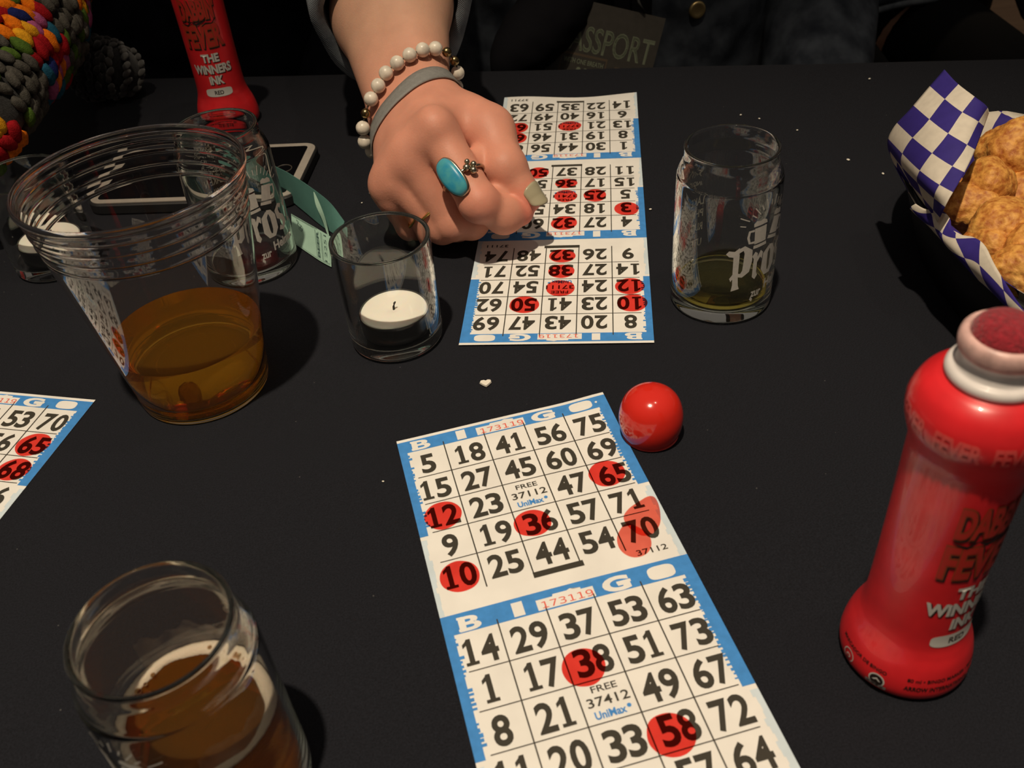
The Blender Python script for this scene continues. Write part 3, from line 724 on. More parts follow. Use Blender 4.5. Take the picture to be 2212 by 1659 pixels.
CAPP = [(0, .0005), (.0118, .0004), (.0124, .0008, 1), (.0138, .0045), (.0145, .0095), (.0141, .0145), (.0124, .0195), (.0094, .0230), (.0052, .0252), (0, .0259)]
M_CAP = plain('glossy_red_cap', (.66, .024, .014), .16, coat=.4)
cp = lathe(smooth_prof(CAPP, 8), 128).build('bottle_cap', M_CAP, normals=True); cp.location = (.0612, .3108, .0004)
tag(cp, 'shiny red domed bottle cap touching the corner of the foreground card', 'cap')

# ------------------------------------------------------------------ phone
PH = [at(632, 428, .008)[:2], at(690, 306, .008)[:2]]
pw = np.linalg.norm(PH[1] - PH[0]); ey = (PH[1] - PH[0]) / pw; ex = np.array([ey[1], -ey[0]]); pc = (PH[0] + PH[1]) / 2 - ex * .072
ph = thing('phone', 'phone with a pale bezel lying face up behind the glasses', 'phone', (pc[0], pc[1], .0004), math.atan2(ex[1], ex[0]))
def rrect(hx, hy, r, n=8):
    pts = []
    for cx, cy, a0 in ((hx - r, hy - r, 0), (-hx + r, hy - r, 90), (-hx + r, -hy + r, 180), (hx - r, -hy + r, 270)):
        for k in range(n + 1):
            a = RAD(a0 + 90 * k / n); pts.append((cx + r * cos(a), cy + r * sin(a)))
    return pts
def slab(levels):
    """levels: list of (outline pts, z)"""
    mb = MB(); n = len(levels[0][0])
    for pts, z in levels: mb.v += [(x, y, z) for x, y in pts]
    for i in range(len(levels) - 1):
        for k in range(n): mb.f.append((i * n + k, i * n + (k + 1) % n, (i + 1) * n + (k + 1) % n, (i + 1) * n + k))
    mb.f += [tuple(range(n))[::-1], tuple(range((len(levels) - 1) * n, len(levels) * n))]; mb.m = [0] * len(mb.f); return mb
M_CASE = plain('black_phone_case', (.012, .012, .013), .55)
M_BEZ = plain('pale_phone_bezel', (.34, .31, .27), .4, noise_amt=.06)
M_SCR = plain('dark_phone_screen', (.004, .004, .005), .06)
hw = pw / 2
part(slab([(rrect(.0715, hw - .001, .010), 0), (rrect(.0725, hw, .011), .001), (rrect(.0725, hw, .011), .0066), (rrect(.0718, hw - .0008, .010), .0074)]), 'case', M_CASE, ph, smooth=False)
part(slab([(rrect(.0712, hw - .002, .0095), .0074), (rrect(.0712, hw - .002, .0095), .0080)]), 'bezel', M_BEZ, ph, smooth=False)
part(slab([(rrect(.0655, hw - .0068, .003), .0080), (rrect(.0655, hw - .0068, .003), .00815)]), 'screen', M_SCR, ph, smooth=False)
mb = MB(); ring_tube([(.0560 + .0055 * cos(a), .0055 * sin(a), .0083) for a in np.linspace(0, 2 * pi, 40, endpoint=False)], .0003, 6, mb); part(mb, 'home_button', plain('button_ring', (.08, .07, .06), .4), ph)

# ------------------------------------------------------------------ teal tickets
def ribbon(cols, mb, mat=0, sub=6, thick=.00025, nv=7):
    P = [(at(*a[:2], a[2] / 1000), at(*b[:2], b[2] / 1000)) for a, b in cols]
    rows = []
    for i in range(len(P) - 1):
        for s in range(sub + (1 if i == len(P) - 2 else 0)):
            t = s / sub; r = []
            for e in (0, 1):
                p0, p1, p2, p3 = P[max(i - 1, 0)][e], P[i][e], P[i + 1][e], P[min(i + 2, len(P) - 1)][e]
                r.append(.5 * (2 * p1 + (p2 - p0) * t + (2 * p0 - 5 * p1 + 4 * p2 - p3) * t * t + (3 * p1 - p0 - 3 * p2 + p3) * t ** 3))
            rows.append(r)
    n = len(rows); top = []; 
    G = np.array([[r[0] * (1 - j / (nv - 1)) + r[1] * j / (nv - 1) for j in range(nv)] for r in rows])
    nr = np.cross(np.gradient(G, axis=0), np.gradient(G, axis=1)); nr /= np.linalg.norm(nr, axis=2, keepdims=True) + 1e-12
    for s in (1, -1):
        vs = (G + s * nr * thick / 2).reshape(-1, 3); mb.add(vs, grid_faces(n, nv, 0, s < 0), mat)
    o = len(mb.v) - 2 * n * nv
    rim = [i * nv for i in range(n)] + [(n - 1) * nv + j for j in range(1, nv)] + [i * nv + nv - 1 for i in range(n - 2, -1, -1)] + [j for j in range(nv - 2, 0, -1)]
    for a, b in zip(rim, rim[1:] + rim[:1]): mb.f.append((o + a, o + b, o + n * nv + b, o + n * nv + a)); mb.m.append(mat)
    return G
M_TEAL = plain('teal_ticket_paper', (.085, .21, .185), .8, spec=.2, noise_amt=.08, scale=80)
M_MINT = plain('mint_ticket_paper', (.27, .42, .34), .8, spec=.2, noise_amt=.06, scale=80)
mb = MB()
ribbon([((470, 322, 20), (490, 392, 3)), ((540, 338, 22), (558, 404, 2)), ((600, 362, 23), (612, 422, 2)), ((640, 384, 23), (652, 452, 2)), ((680, 411, 22), (694, 487, 1)), ((715, 440, 18), (722, 505, 1)), ((744, 478, 9), (735, 515, 1))], mb, 0)
ribbon([((676, 409, 21.5), (677, 412, 21)), ((690, 438, 17), (682, 442, 16)), ((702, 472, 11), (697, 476, 9)), ((711, 508, 3), (709, 512, 2.2))], mb, 1, nv=3)
G = ribbon([((629, 462, 2.0), (632, 523, 1.0)), ((655, 477, 2.2), (662, 544, 1.0)), ((685, 494, 2.6), (692, 564, 1.1)), ((714, 511, 2.4), (716, 577, 1.0))], mb, 1)
a_, b_, c_ = G[0, 0], G[-1, 0], G[0, -1]                        # print on the flat ticket
Ftk = Flat(); TW = np.linalg.norm(b_ - a_) * 1000; TH = np.linalg.norm(c_ - a_) * 1000
Ftk.line((1, -1.2), (TW * .66, -1.2), .5, 2, 1); Ftk.line((1, -2.2), (TW * .58, -2.2), .25, 2, 1)
for x0, x1 in ((TW * .60, TW * .605), (TW * .735, TW * .74)): Ftk.rect(x0, -TH + 2.0, x1 + .12, -2.6, 2, 1)
Ftk.rect(TW * .76, -TH + 2.0, TW * .765, -2.6, 2, 1); Ftk.rect(TW * .95, -TH + 2.0, TW * .955, -2.6, 2, 1); Ftk.rect(TW * .76, -TH + 2, TW * .955, -TH + 2.25, 2, 1)
Ftk.line((1, -TH + 1), (TW * .95, -TH + 1), .25, 2, 1)
Ftk.stroke([(TW * .16 + x, -4.2 - y) for x, y in ((0, 0), (2.5, 1.0), (2.2, 3), (5, 4.2), (4, 6.4), (6, 8.5), (4.6, 10.5), (2.2, 9.6), (2.8, 7), (.8, 5.4), (1.6, 3), (0, 0))], .55, 2, 1)
Ftk.stroke([(TW * .24 + x, -7.6 - y) for x, y in ((0, 0), (2, .4), (3, 2.6), (2.2, 4.8), (.6, 4), (0, 2))], .4, 2, 1)
def vert_text(F, txt, x, ytop, h, length, bold):
    v, f = glyphs(txt, bold); v = v.copy(); x0, x1 = v[:, 0].min(), v[:, 0].max()
    uu = (v[:, 0] - x0) / (x1 - x0) * length; vv = v[:, 1] / .727 * h
    F.items.append((np.stack([x + h - vv, ytop - length + uu], 1), f, 2, 1))
vert_text(Ftk, 'BEER', TW * .625, -3.2, 2.6, TH - 6, .04); vert_text(Ftk, '12251', TW * .80, -3.0, 2.8, TH - 5.6, .0)
eu = (b_ - a_) / np.linalg.norm(b_ - a_); ev = (c_ - a_); ev = -(ev - eu * ev.dot(eu)); ev /= np.linalg.norm(ev); en = np.cross(eu, ev)
gh, gw = G.shape[0] - 1, G.shape[1] - 1
def tick(u, y, layer):
    s = min(1, max(0, u / TW)) * gh; t = min(1, max(0, -y / TH)) * gw; i = min(int(s), gh - 1); j = min(int(t), gw - 1); s -= i; t -= j
    p = G[i, j] * (1 - s) * (1 - t) + G[i + 1, j] * s * (1 - t) + G[i, j + 1] * (1 - s) * t + G[i + 1, j + 1] * s * t
    return p + np.array([0, 0, 1]) * (.0003 + .00006 * layer)
pm = Ftk.mesh(tick, maxlen=3); mb.add(pm.v, pm.f, 2)
tk = mb.build('ticket_strip', [M_TEAL, M_MINT, plain('ticket_print', (.03, .07, .06), .7)], smooth=False)
tag(tk, 'folded strip of teal beer tickets between the empty glass and the candle jar', 'tickets')

# ------------------------------------------------------------------ basket, paper liner, nuggets
BC = np.array([.2865, .390]); BA, BB = .072, .118
def oval(a, b, n=120, p=2.3):
    return [(math.copysign(abs(cos(t)) ** (2 / p), cos(t)) * a, math.copysign(abs(sin(t)) ** (2 / p), sin(t)) * b) for t in np.linspace(0, 2 * pi, n, endpoint=False)]
M_BASK = plain('black_basket_plastic', (.008, .008, .008), .45)
lv = [(oval(.0001, .0001), .0008), (oval(BA - .018, BB - .020), .0006), (oval(BA - .015, BB - .017), .002), (oval(BA - .006, BB - .007), .030), (oval(BA - .002, BB - .002), .041), (oval(BA, BB), .0435), (oval(BA, BB), .0455), (oval(BA - .003, BB - .003), .0455),
      (oval(BA - .0045, BB - .0045), .041), (oval(BA - .009, BB - .010), .030), (oval(BA - .018, BB - .020), .0035), (oval(.0001, .0001), .0032)]
bk = slab(lv).build('food_basket', M_BASK, normals=True); bk.location = (BC[0], BC[1], .0004)
tag(bk, 'black plastic oval food basket at the right edge', 'basket')
def check_mat():
    m, nt, b = new_mat('blue_checked_deli_paper')
    uv = nt.nodes.new('ShaderNodeUVMap'); uv.uv_map = 'uv'
    ck = nt.nodes.new('ShaderNodeTexChecker'); ck.inputs['Scale'].default_value = 1; ck.inputs[1].default_value = (.66, .60, .50, 1); ck.inputs[2].default_value = (.035, .022, .20, 1)
    nt.links.new(uv.outputs[0], ck.inputs[0])
    tc = nt.nodes.new('ShaderNodeTexCoord'); n = nt.nodes.new('ShaderNodeTexNoise'); n.inputs['Scale'].default_value = 260; n.inputs['Detail'].default_value = 4; nt.links.new(tc.outputs['Object'], n.inputs[0])
    r = nt.nodes.new('ShaderNodeMapRange'); r.inputs[3].default_value = .82; r.inputs[4].default_value = 1.12; nt.links.new(n.outputs['Fac'], r.inputs[0])
    s = nt.nodes.new('ShaderNodeVectorMath'); s.operation = 'SCALE'; nt.links.new(ck.outputs[0], s.inputs[0]); nt.links.new(r.outputs[0], s.inputs['Scale'])
    nt.links.new(s.outputs[0], b.inputs['Base Color']); b.inputs['Roughness'].default_value = .7; b.inputs['Specular IOR Level'].default_value = .25
    return m
verts = []; faces = []; uvs = []
def patch(G, UV, flip=False):
    nu, nv = G.shape[:2]; o = len(verts); verts.extend(G.reshape(-1, 3).tolist()); uvs.extend(UV.reshape(-1, 2).tolist()); faces.extend(grid_faces(nu, nv, o, flip))
def spline_rows(ctrl, n):
    C = np.array(ctrl, float); m = len(C); out = []
    for k in range(n):
        x = k / (n - 1) * (m - 1); i = min(int(x), m - 2); t = x - i
        p0, p1, p2, p3 = C[max(i - 1, 0)], C[i], C[i + 1], C[min(i + 2, m - 1)]
        out.append(.5 * (2 * p1 + (p2 - p0) * t + (2 * p0 - 5 * p1 + 4 * p2 - p3) * t * t + (3 * p1 - p0 - 3 * p2 + p3) * t ** 3))
    return np.array(out)
# flap standing up at the back left
FL = [[(2040, 150, 96), (2068, 180, 97), (2100, 205, 97), (2130, 228, 93), (2136, 244, 86)],
      [(2005, 190, 90), (2035, 216, 92), (2070, 243, 92), (2105, 263, 90), (2124, 277, 85)],
      [(1966, 236, 82), (1998, 264, 85), (2035, 293, 86), (2075, 318, 85), (2102, 334, 82)],
      [(1930, 276, 70), (1960, 306, 75), (1998, 338, 78), (2038, 366, 78), (2076, 386, 77)],
      [(1917, 312, 60), (1944, 342, 66), (1976, 376, 69), (2012, 406, 71), (2050, 430, 71)],
      [(1936, 346, 52), (1954, 374, 58), (1982, 402, 60), (2010, 432, 62), (2036, 458, 64)],
      [(1972, 404, 46), (1984, 424, 50), (1998, 443, 51), (2012, 462, 52), (2026, 480, 54)]]
A = np.array([[at(x, y, z / 1000) for x, y, z in r] for r in FL])
A = np.stack([spline_rows(A[:, k], 40) for k in range(A.shape[1])], 1); A = np.stack([spline_rows(A[k], 26) for k in range(A.shape[0])], 0)
uu, vv = np.meshgrid(np.linspace(0, 6.6, 40), np.linspace(0, 3.7, 26), indexing='ij'); patch(A, np.stack([vv, uu], -1))
# fold tucked behind the flap's lower left edge
FL2 = [[(1917, 312, 60), (1936, 346, 52), (1972, 404, 46)], [(1921, 330, 52), (1938, 368, 46.5), (1974, 420, 44)], [(1934, 352, 46.5), (1960, 410, 46.5), (1990, 462, 46.5)]]
A = np.array([[at(x, y, z / 1000) for x, y, z in r] for r in FL2]); A = np.stack([spline_rows(A[:, k], 10) for k in range(3)], 1); A = np.stack([spline_rows(A[k], 14) for k in range(10)], 0)
uu, vv = np.meshgrid(np.linspace(0, 1.6, 10), np.linspace(0, 3.0, 14), indexing='ij'); patch(A, np.stack([uu + .3, vv + .4], -1))
# wavy front left edge above the rim
W1 = [(1978, 440, 55), (2000, 452, 57), (2034, 455, 57), (2052, 472, 56), (2056, 492, 55), (2070, 506, 56), (2104, 513, 58), (2128, 531, 59), (2150, 574, 59), (2191, 641, 59), (2226, 690, 59)]
W0 = [(1984, 459, 46), (2000, 480, 46), (2017, 501, 46), (2032, 517, 46), (2044, 530, 46), (2060, 548, 46), (2090, 582, 46), (2112, 604, 46), (2140, 630, 46), (2176, 660, 46), (2216, 692, 46)]
a1 = spline_rows([at(x, y, z / 1000) for x, y, z in W1], 70); a0 = spline_rows([at(x, y, z / 1000) for x, y, z in W0], 70)
rows = []; 
for t in np.linspace(0, 1, 12):
    g = a0 * (1 - t) + a1 * t; g[:, 0] -= .0035 * sin(pi * t); rows.append(g)
A = np.array(rows).transpose(1, 0, 2); uu, vv = np.meshgrid(np.linspace(0, 8.0, 70), np.linspace(0, 1.9, 12), indexing='ij'); patch(A, np.stack([uu * .7 + vv * .7, vv * .9 - uu * .35 + 3], -1))
# inside of the liner, down to the bottom
n = 100; ov = oval(1, 1, n, 2.3); ring = []
for k, (s, z) in enumerate(((.995, .0485), (.93, .046), (.86, .034), (.76, .012), (.70, .0062), (.4, .0058), (.02, .0056))):
    ring.append([(BC[0] + x * (BA - .004) * s, BC[1] + y * (BB - .004) * s, z + (.0025 * noise.noise((x * 4, y * 4, k)) if k < 3 else 0)) for x, y in ov + ov[:1]])
A = np.array(ring); B = np.stack([(A[..., 0] - BC[0]) / .0175, (A[..., 1] - BC[1]) / .0175], -1); c45 = .7071
patch(A, np.stack([B[..., 0] * c45 - B[..., 1] * c45 + 20, B[..., 0] * c45 + B[..., 1] * c45 + 20], -1))
me = bpy.data.meshes.new('paper_liner'); me.from_pydata(verts, [], faces); ul = me.uv_layers.new(name='uv')
for lp in me.loops: ul.data[lp.index].uv = uvs[lp.vertex_index]
me.materials.append(check_mat()); me.polygons.foreach_set('use_smooth', [True] * len(me.polygons))
li = bpy.data.objects.new('paper_liner', me); COL.objects.link(li)
sm = li.modifiers.new('thickness', 'SOLIDIFY'); sm.thickness = .00018; sm.offset = 0
tag(li, 'blue and white checked paper lining the food basket, one corner standing up', 'paper liner')

def crumb_mat():
    m, nt, b = new_mat('golden_breading'); tc = nt.nodes.new('ShaderNodeTexCoord')
    n = nt.nodes.new('ShaderNodeTexNoise'); n.inputs['Scale'].default_value = 330; n.inputs['Detail'].default_value = 5; nt.links.new(tc.outputs['Object'], n.inputs[0])
    cr = nt.nodes.new('ShaderNodeValToRGB'); e = cr.color_ramp.elements; e[0].position = .32; e[0].color = (.42, .135, .02, 1); e[1].position = .68; e[1].color = (.84, .46, .105, 1); nt.links.new(n.outputs['Fac'], cr.inputs[0])
    n2 = nt.nodes.new('ShaderNodeTexNoise'); n2.inputs['Scale'].default_value = 45; nt.links.new(tc.outputs['Object'], n2.inputs[0])
    mx = nt.nodes.new('ShaderNodeMix'); mx.data_type = 'RGBA'; mx.blend_type = 'MULTIPLY'; r = nt.nodes.new('ShaderNodeMapRange'); r.inputs[1].default_value = .35; r.inputs[2].default_value = .65; nt.links.new(n2.outputs['Fac'], r.inputs[0])
    mx.inputs[0].default_value = .8
    cr2 = nt.nodes.new('ShaderNodeValToRGB'); cr2.color_ramp.elements[0].color = (.9, .72, .55, 1); cr2.color_ramp.elements[1].color = (1, 1, 1, 1); nt.links.new(r.outputs[0], cr2.inputs[0])
    nt.links.new(cr.outputs[0], mx.inputs[6]); nt.links.new(cr2.outputs[0], mx.inputs[7]); nt.links.new(mx.outputs[2], b.inputs['Base Color']); b.inputs['Roughness'].default_value = .6
    bp = nt.nodes.new('ShaderNodeBump'); bp.inputs['Strength'].default_value = .8; bp.inputs['Distance'].default_value = .001; nt.links.new(n.outputs['Fac'], bp.inputs['Height']); nt.links.new(bp.outputs[0], b.inputs['Normal'])
    return m
M_NUG = crumb_mat()
def nugget(px, py, z, r, sq, rz, label, seed):
    bm = bmesh.new(); bmesh.ops.create_icosphere(bm, subdivisions=5, radius=1)
    for v in bm.verts:
        p = v.co.copy(); s = Vector((seed * 3.1, seed * 1.7, 0))
        d = 1 + .20 * noise.noise(p * 1.1 + s) +   .06 * noise.noise(p * 2.6 + s) + .03 * noise.noise(p * 7 + s) + .032 * noise.noise(p * 17 + s)
        v.co = Vector((p.x * sq[0], p.y * sq[1], p.z * sq[2])) * d * r
    me = bpy.data.meshes.new('breaded_nugget'); bm.to_mesh(me); bm.free(); me.materials.append(M_NUG); me.polygons.foreach_set('use_smooth', [True] * len(me.polygons))
    o = bpy.data.objects.new('breaded_nugget', me); COL.objects.link(o); o.location = at(px, py, z / 1000); o.rotation_euler = (0, 0, rz)
    return tag(o, label, 'nugget', 'breaded nuggets in the basket')
nugget(2200, 335, 55, .0205, (1.1, .95, .95), .3, 'large breaded nugget at the back of the basket, half in shade', 1)
nugget(2136, 400, 54, .0140, (1.05, .9, .9), 1.1, 'round golden nugget beside the standing paper corner', 2)
nugget(2094, 452, 46, .0145, (1.25, .85, .9), -.5, 'long golden nugget leaning over the wavy paper edge', 3)
nugget(2170, 492, 49, .0165, (1.1, .9, .85), .8, 'golden nugget in the middle of the pile', 4)
nugget(2142, 535, 45, .0120, (1.15, .8, .85), -.9, 'small nugget tucked against the wavy paper, below the long one', 5)
nugget(2206, 588, 46, .0140, (1.15, .9, .85), -.8, 'nugget at the front of the basket just above the bottle tip', 6)
nugget(2216, 430, 42, .0160, (1, 1, .9), .2, 'nugget at the right picture edge, below the large shaded one', 7)
nugget(2165, 455, 36, .0140, (1, 1, .9), .6, 'nugget lying underneath in the gap of the pile', 8)
nugget(2226, 540, 48, .0150, (1, 1, .9), .6, 'nugget cut by the right picture edge, beside the middle one', 9)

for k, (x, y, z, r) in enumerate(((.252, .335, 21, .0155), (.262, .375, 21, .0160), (.250, .410, 20, .0150), (.262, .445, 22, .0160), (.290, .350, 21, .0160), (.296, .395, 20, .0155), (.292, .435, 22, .0160), (.322, .375, 21, .0150), (.322, .420, 21, .0155), (.308, .360, 43, .0150), (.312, .412, 44, .0160))):
    o = nugget(2200, 500, 40, r, (1.1, .95, .95), k * 1.7, 'breaded nugget buried out of sight in the basket', 20 + k)
    o.location = (x, y, z / 1000)

# ------------------------------------------------------------------ crumbs and scraps
M_SCRAP = plain('white_scrap', (.8, .76, .66), .7)
mb = MB(); pts = [(-3.0, .6), (-2.4, 2.0), (-.8, 2.3), (.2, 1.6), (1.4, 2.4), (2.9, 2.0), (3.0, .4), (1.6, -1.3), (.3, -2.6), (-1.4, -1.2)]
nP = len(pts); mb.v = [(x / 1000, y / 1000, 0) for x, y in pts] + [(x / 1000 * .9, y / 1000 * .9, .0009) for x, y in pts]
mb.f = [tuple(range(nP))[::-1], tuple(range(nP, 2 * nP))] + [(k, (k + 1) % nP, nP + (k + 1) % nP, nP + k) for k in range(nP)]; mb.m = [0] * len(mb.f)
o = mb.build('wax_scrap', M_SCRAP, smooth=False); o.location = at(1049, 831); o.location.z = .0006; tag(o, 'small white heart-shaped scrap on the cloth above the foreground card', 'scrap')
first = None
for k, (x, y, s) in enumerate(((1405, 454, .8), (800, 418, 1.0), (1640, 258, .7), (1600, 250, .8), (1832, 347, 1.1), (1722, 283, .7), (1907, 377, .9), (828, 1042, .5), (782, 440, .6), (6, 520, 1.0), (1878, 172, .9), (1488, 562, .6))):
    if first is None:
        mb = MB(); v = SV.copy(); v *= (1 + .3 * np.array([noise.noise(Vector(p) * 2) for p in v]))[:, None]; mb.add(v * np.array([.0011, .0008, .0005]), SF); o = mb.build('crumb', M_SCRAP); first = o
    else:
        o = first.copy(); COL.objects.link(o)
    p = at(x, y); o.location = (p[0], p[1], .0007); o.scale = (s,) * 3; o.rotation_euler = (0, 0, k * 1.3)
    tag(o, 'tiny white crumb scattered on the black tablecloth', 'crumb', 'crumbs on the tablecloth')

# ------------------------------------------------------------------ people: one continuous skin surface from blended round bones
class Field:
    """distance field on a grid (millimetres)"""
    def __init__(self, lo, hi, h):
        self.lo = np.array(lo, float); self.h = h; self.n = np.ceil((np.array(hi) - self.lo) / h).astype(int) + 1
        self.v = np.full(self.n, 60.0, np.float32)
    def axes(self, sl): return np.meshgrid(*[self.lo[k] + self.h * np.arange(self.n[k])[sl[k]] for k in range(3)], indexing='ij', sparse=True)
    def box(self, pts, m):
        P = np.array(pts, float); a = np.floor((P.min(0) - m - self.lo) / self.h).astype(int); b = np.ceil((P.max(0) + m - self.lo) / self.h).astype(int) + 1
        return tuple(slice(max(0, a[k]), max(0, min(self.n[k], b[k]))) for k in range(3))
    def empty(self): return np.full(self.n, 60.0, np.float32)
    def cap(self, A, a, b, ra, rb, k=0.0, flat=None):
        """blend a tapered capsule into array A with smoothing k; flat=(axis, factor) squashes across an axis"""
        a = np.array(a, float); b = np.array(b, float); sl = self.box([a, b], max(ra, rb) * 1.6 + 20)
        X, Y, Z = self.axes(sl); px, py, pz = X - a[0], Y - a[1], Z - a[2]; d = b - a; L = max(1e-6, d @ d)
        t = np.clip((px * d[0] + py * d[1] + pz * d[2]) / L, 0, 1)
        qx, qy, qz = px - t * d[0], py - t * d[1], pz - t * d[2]
        if flat is not None:
            n = np.array(flat[0], float); n /= np.linalg.norm(n); s = (qx * n[0] + qy * n[1] + qz * n[2]) * (flat[1] - 1); qx, qy, qz = qx + s * n[0], qy + s * n[1], qz + s * n[2]
        D = np.sqrt(qx * qx + qy * qy + qz * qz) - (ra + (rb - ra) * t); self.smin(A, sl, D.astype(np.float32), k)
    def smin(self, A, sl, D, k):
        B = A[sl]
        if k <= 0: A[sl] = np.minimum(B, D); return
        h = np.maximum(k - np.abs(B - D), 0) / k; A[sl] = np.minimum(B, D) - h * h * k * .25
    @staticmethod
    def union(A, B, k):
        if k <= 0: return np.minimum(A, B)
        h = np.maximum(k - np.abs(A - B), 0) / k; return np.minimum(A, B) - h * h * k * .25
    def sample(self, P):
        g = (np.asarray(P, float) - self.lo) / self.h; i = np.clip(np.floor(g).astype(int), 0, self.n - 2); f = np.clip(g - i, 0, 1); r = 0
        for dx in (0, 1):
            for dy in (0, 1):
                for dz in (0, 1):
                    w_ = (f[..., 0] if dx else 1 - f[..., 0]) * (f[..., 1] if dy else 1 - f[..., 1]) * (f[..., 2] if dz else 1 - f[..., 2])
                    r = r + w_ * self.v[i[..., 0] + dx, i[..., 1] + dy, i[..., 2] + dz]
        return r
    def grad(self, p):
        e = self.h; p = np.asarray(p, float); g = np.array([self.sample(p + d) - self.sample(p - d) for d in np.eye(3) * e]); return g / (np.linalg.norm(g) + 1e-9)
    def march(self, o, d, off=0.0, tmax=400):
        o = np.asarray(o, float); d = np.asarray(d, float) / np.linalg.norm(d); t = 0
        for _ in range(300):
            v = self.sample(o + d * t) - off
            if v < .05: return o + d * t
            t += max(.15, v * .7)
            if t > tmax: return None
    def outward(self, o, d, off=0.0, tmax=120):
        """from inside point o along d until the surface plus off"""
        o = np.asarray(o, float); d = np.asarray(d, float) / np.linalg.norm(d); ts = np.linspace(0, tmax, 600)
        v = self.sample(o + ts[:, None] * d) - off; k = np.argmax(v > 0); return o + d * ts[max(k, 1)]
    def fill_voids(self):
        free = self.v >= 0; out = np.zeros_like(free)
        for k in range(3):
            sl = [slice(None)] * 3; sl[k] = slice(0, 1); out[tuple(sl)] = free[tuple(sl)]; sl[k] = slice(-1, None); out[tuple(sl)] = free[tuple(sl)]
        n0 = -1
        while out.sum() != n0:
            n0 = out.sum()
            for _ in range(8):
                for k in range(3):
                    a = [slice(None)] * 3; b = [slice(None)] * 3; a[k] = slice(1, None); b[k] = slice(0, -1)
                    out[tuple(a)] |= out[tuple(b)] & free[tuple(a)]; out[tuple(b)] |= out[tuple(a)] & free[tuple(b)]
        self.v = np.where(free & ~out, np.float32(-1.0), self.v)
    def mesh(self):
        v = self.v; s = v < 0; n = self.n
        cells = np.zeros(n - 1, int)
        for dx in (0, 1):
            for dy in (0, 1):
                for dz in (0, 1): cells += s[dx:n[0] - 1 + dx, dy:n[1] - 1 + dy, dz:n[2] - 1 + dz]
        act = (cells > 0) & (cells < 8); idx = np.full(n - 1, -1, int); I = np.argwhere(act); idx[act] = np.arange(len(I))
        acc = np.zeros((len(I), 3)); cnt = np.zeros(len(I)); C = [(a, b, c) for a in (0, 1) for b in (0, 1) for c in (0, 1)]
        for p in C:
            for ax in range(3):
                if p[ax]: continue
                q = list(p); q[ax] = 1
                va = v[I[:, 0] + p[0], I[:, 1] + p[1], I[:, 2] + p[2]]; vb = v[I[:, 0] + q[0], I[:, 1] + q[1], I[:, 2] + q[2]]
                m = (va < 0) != (vb < 0); t = np.where(m, va / np.where(m, va - vb, 1), 0); P = np.tile(np.array(p, float), (len(I), 1)); P[:, ax] += t
                acc[m] += P[m]; cnt[m] += 1
        V = self.lo + self.h * (I + acc / cnt[:, None]); F = []
        for ax in range(3):
            o = [k for k in range(3) if k != ax]
            sl0 = [slice(None)] * 3; sl1 = [slice(None)] * 3; sl0[ax] = slice(0, n[ax] - 1); sl1[ax] = slice(1, n[ax])
            ch = s[tuple(sl0)] != s[tuple(sl1)]; E = np.argwhere(ch)
            E = E[(E[:, o[0]] > 0) & (E[:, o[1]] > 0) & (E[:, o[0]] < n[o[0]] - 1) & (E[:, o[1]] < n[o[1]] - 1)]
            ins = s[E[:, 0], E[:, 1], E[:, 2]]
            def id_(d0, d1):
                q = E.copy(); q[:, o[0]] -= d0; q[:, o[1]] -= d1; return idx[q[:, 0], q[:, 1], q[:, 2]]
            Q = np.stack([id_(1, 1), id_(0, 1), id_(0, 0), id_(1, 0)], 1)
            fl = ins if ax != 1 else ~ins
            Q[~fl] = Q[~fl][:, ::-1]; F.append(Q)
        return V, np.concatenate(F)

def P3(x, y, z): return at(x, y, z / 1000) * 1000
J = dict(iM=P3(956, 308, 66), iP=P3(1034, 437, 41), iD=P3(1088, 464, 29), iT=P3(1122, 458, 27),
         mM=P3(886, 348, 57), mP=P3(973, 482, 21), mD=P3(1018, 480, 19), mT=P3(1045, 462, 19),
         rM=P3(858, 394, 45), rP=P3(955, 490, 18), rD=P3(988, 486, 13), rT=P3(980, 462, 14),
         pM=P3(851, 430, 34), pP=P3(892, 482, 15), pD=P3(918, 482, 11), pT=P3(922, 460, 11),
         tC=P3(985, 225, 62), tM=P3(1058, 282, 60), tI=P3(1090, 362, 48), tT=P3(1136, 426, 33))
WR = P3(884, 225, 63); AR = P3(845, 20, 94); EL = AR + (AR - WR) / np.linalg.norm(AR - WR) * 135
LAT = np.array([.90, .08, .42]); LAT /= np.linalg.norm(LAT)        # towards the thumb side
H = Field((-135, 440, -2), (60, 830, 165), 1.25)
palm = H.empty()
ax_ = (AR - WR) / np.linalg.norm(AR - WR); DOR = np.cross(LAT, -ax_); DOR /= np.linalg.norm(DOR)
for s, r0, r1, r2 in ((1, 16.0, 30, 33), (-1, 15.5, 29, 32)):
    o0, o1 = LAT * s * 10.5, LAT * s * 9.5
    H.cap(palm, WR + o0, AR + o1, r0, r1, 14); H.cap(palm, AR + o1, EL + o1, r1, r2, 14)
for m, k0, r0, r1 in (('iM', 9, 14.5, 11.5), ('mM', 3, 14.5, 11.5), ('rM', -4, 14, 10.8), ('pM', -10, 13.5, 9.8)):
    H.cap(palm, WR + LAT * k0, J[m] - DOR * 3.0 + ax_ * 3, r0, r1 - 1.8, 10)
H.cap(palm, J['iM'] - DOR * 9 + ax_ * 6, J['pM'] - DOR * 7 + ax_ * 6, 10, 9, 10)                       # flesh below the knuckles
H.cap(palm, WR + LAT * 10, J['tM'], 15, 12.5, 12)                                    # thumb base
H.cap(palm, J['tM'] * .75 + WR * .25, J['iM'] * .65 + WR * .35, 9.5, 9.5, 16)       # web of skin
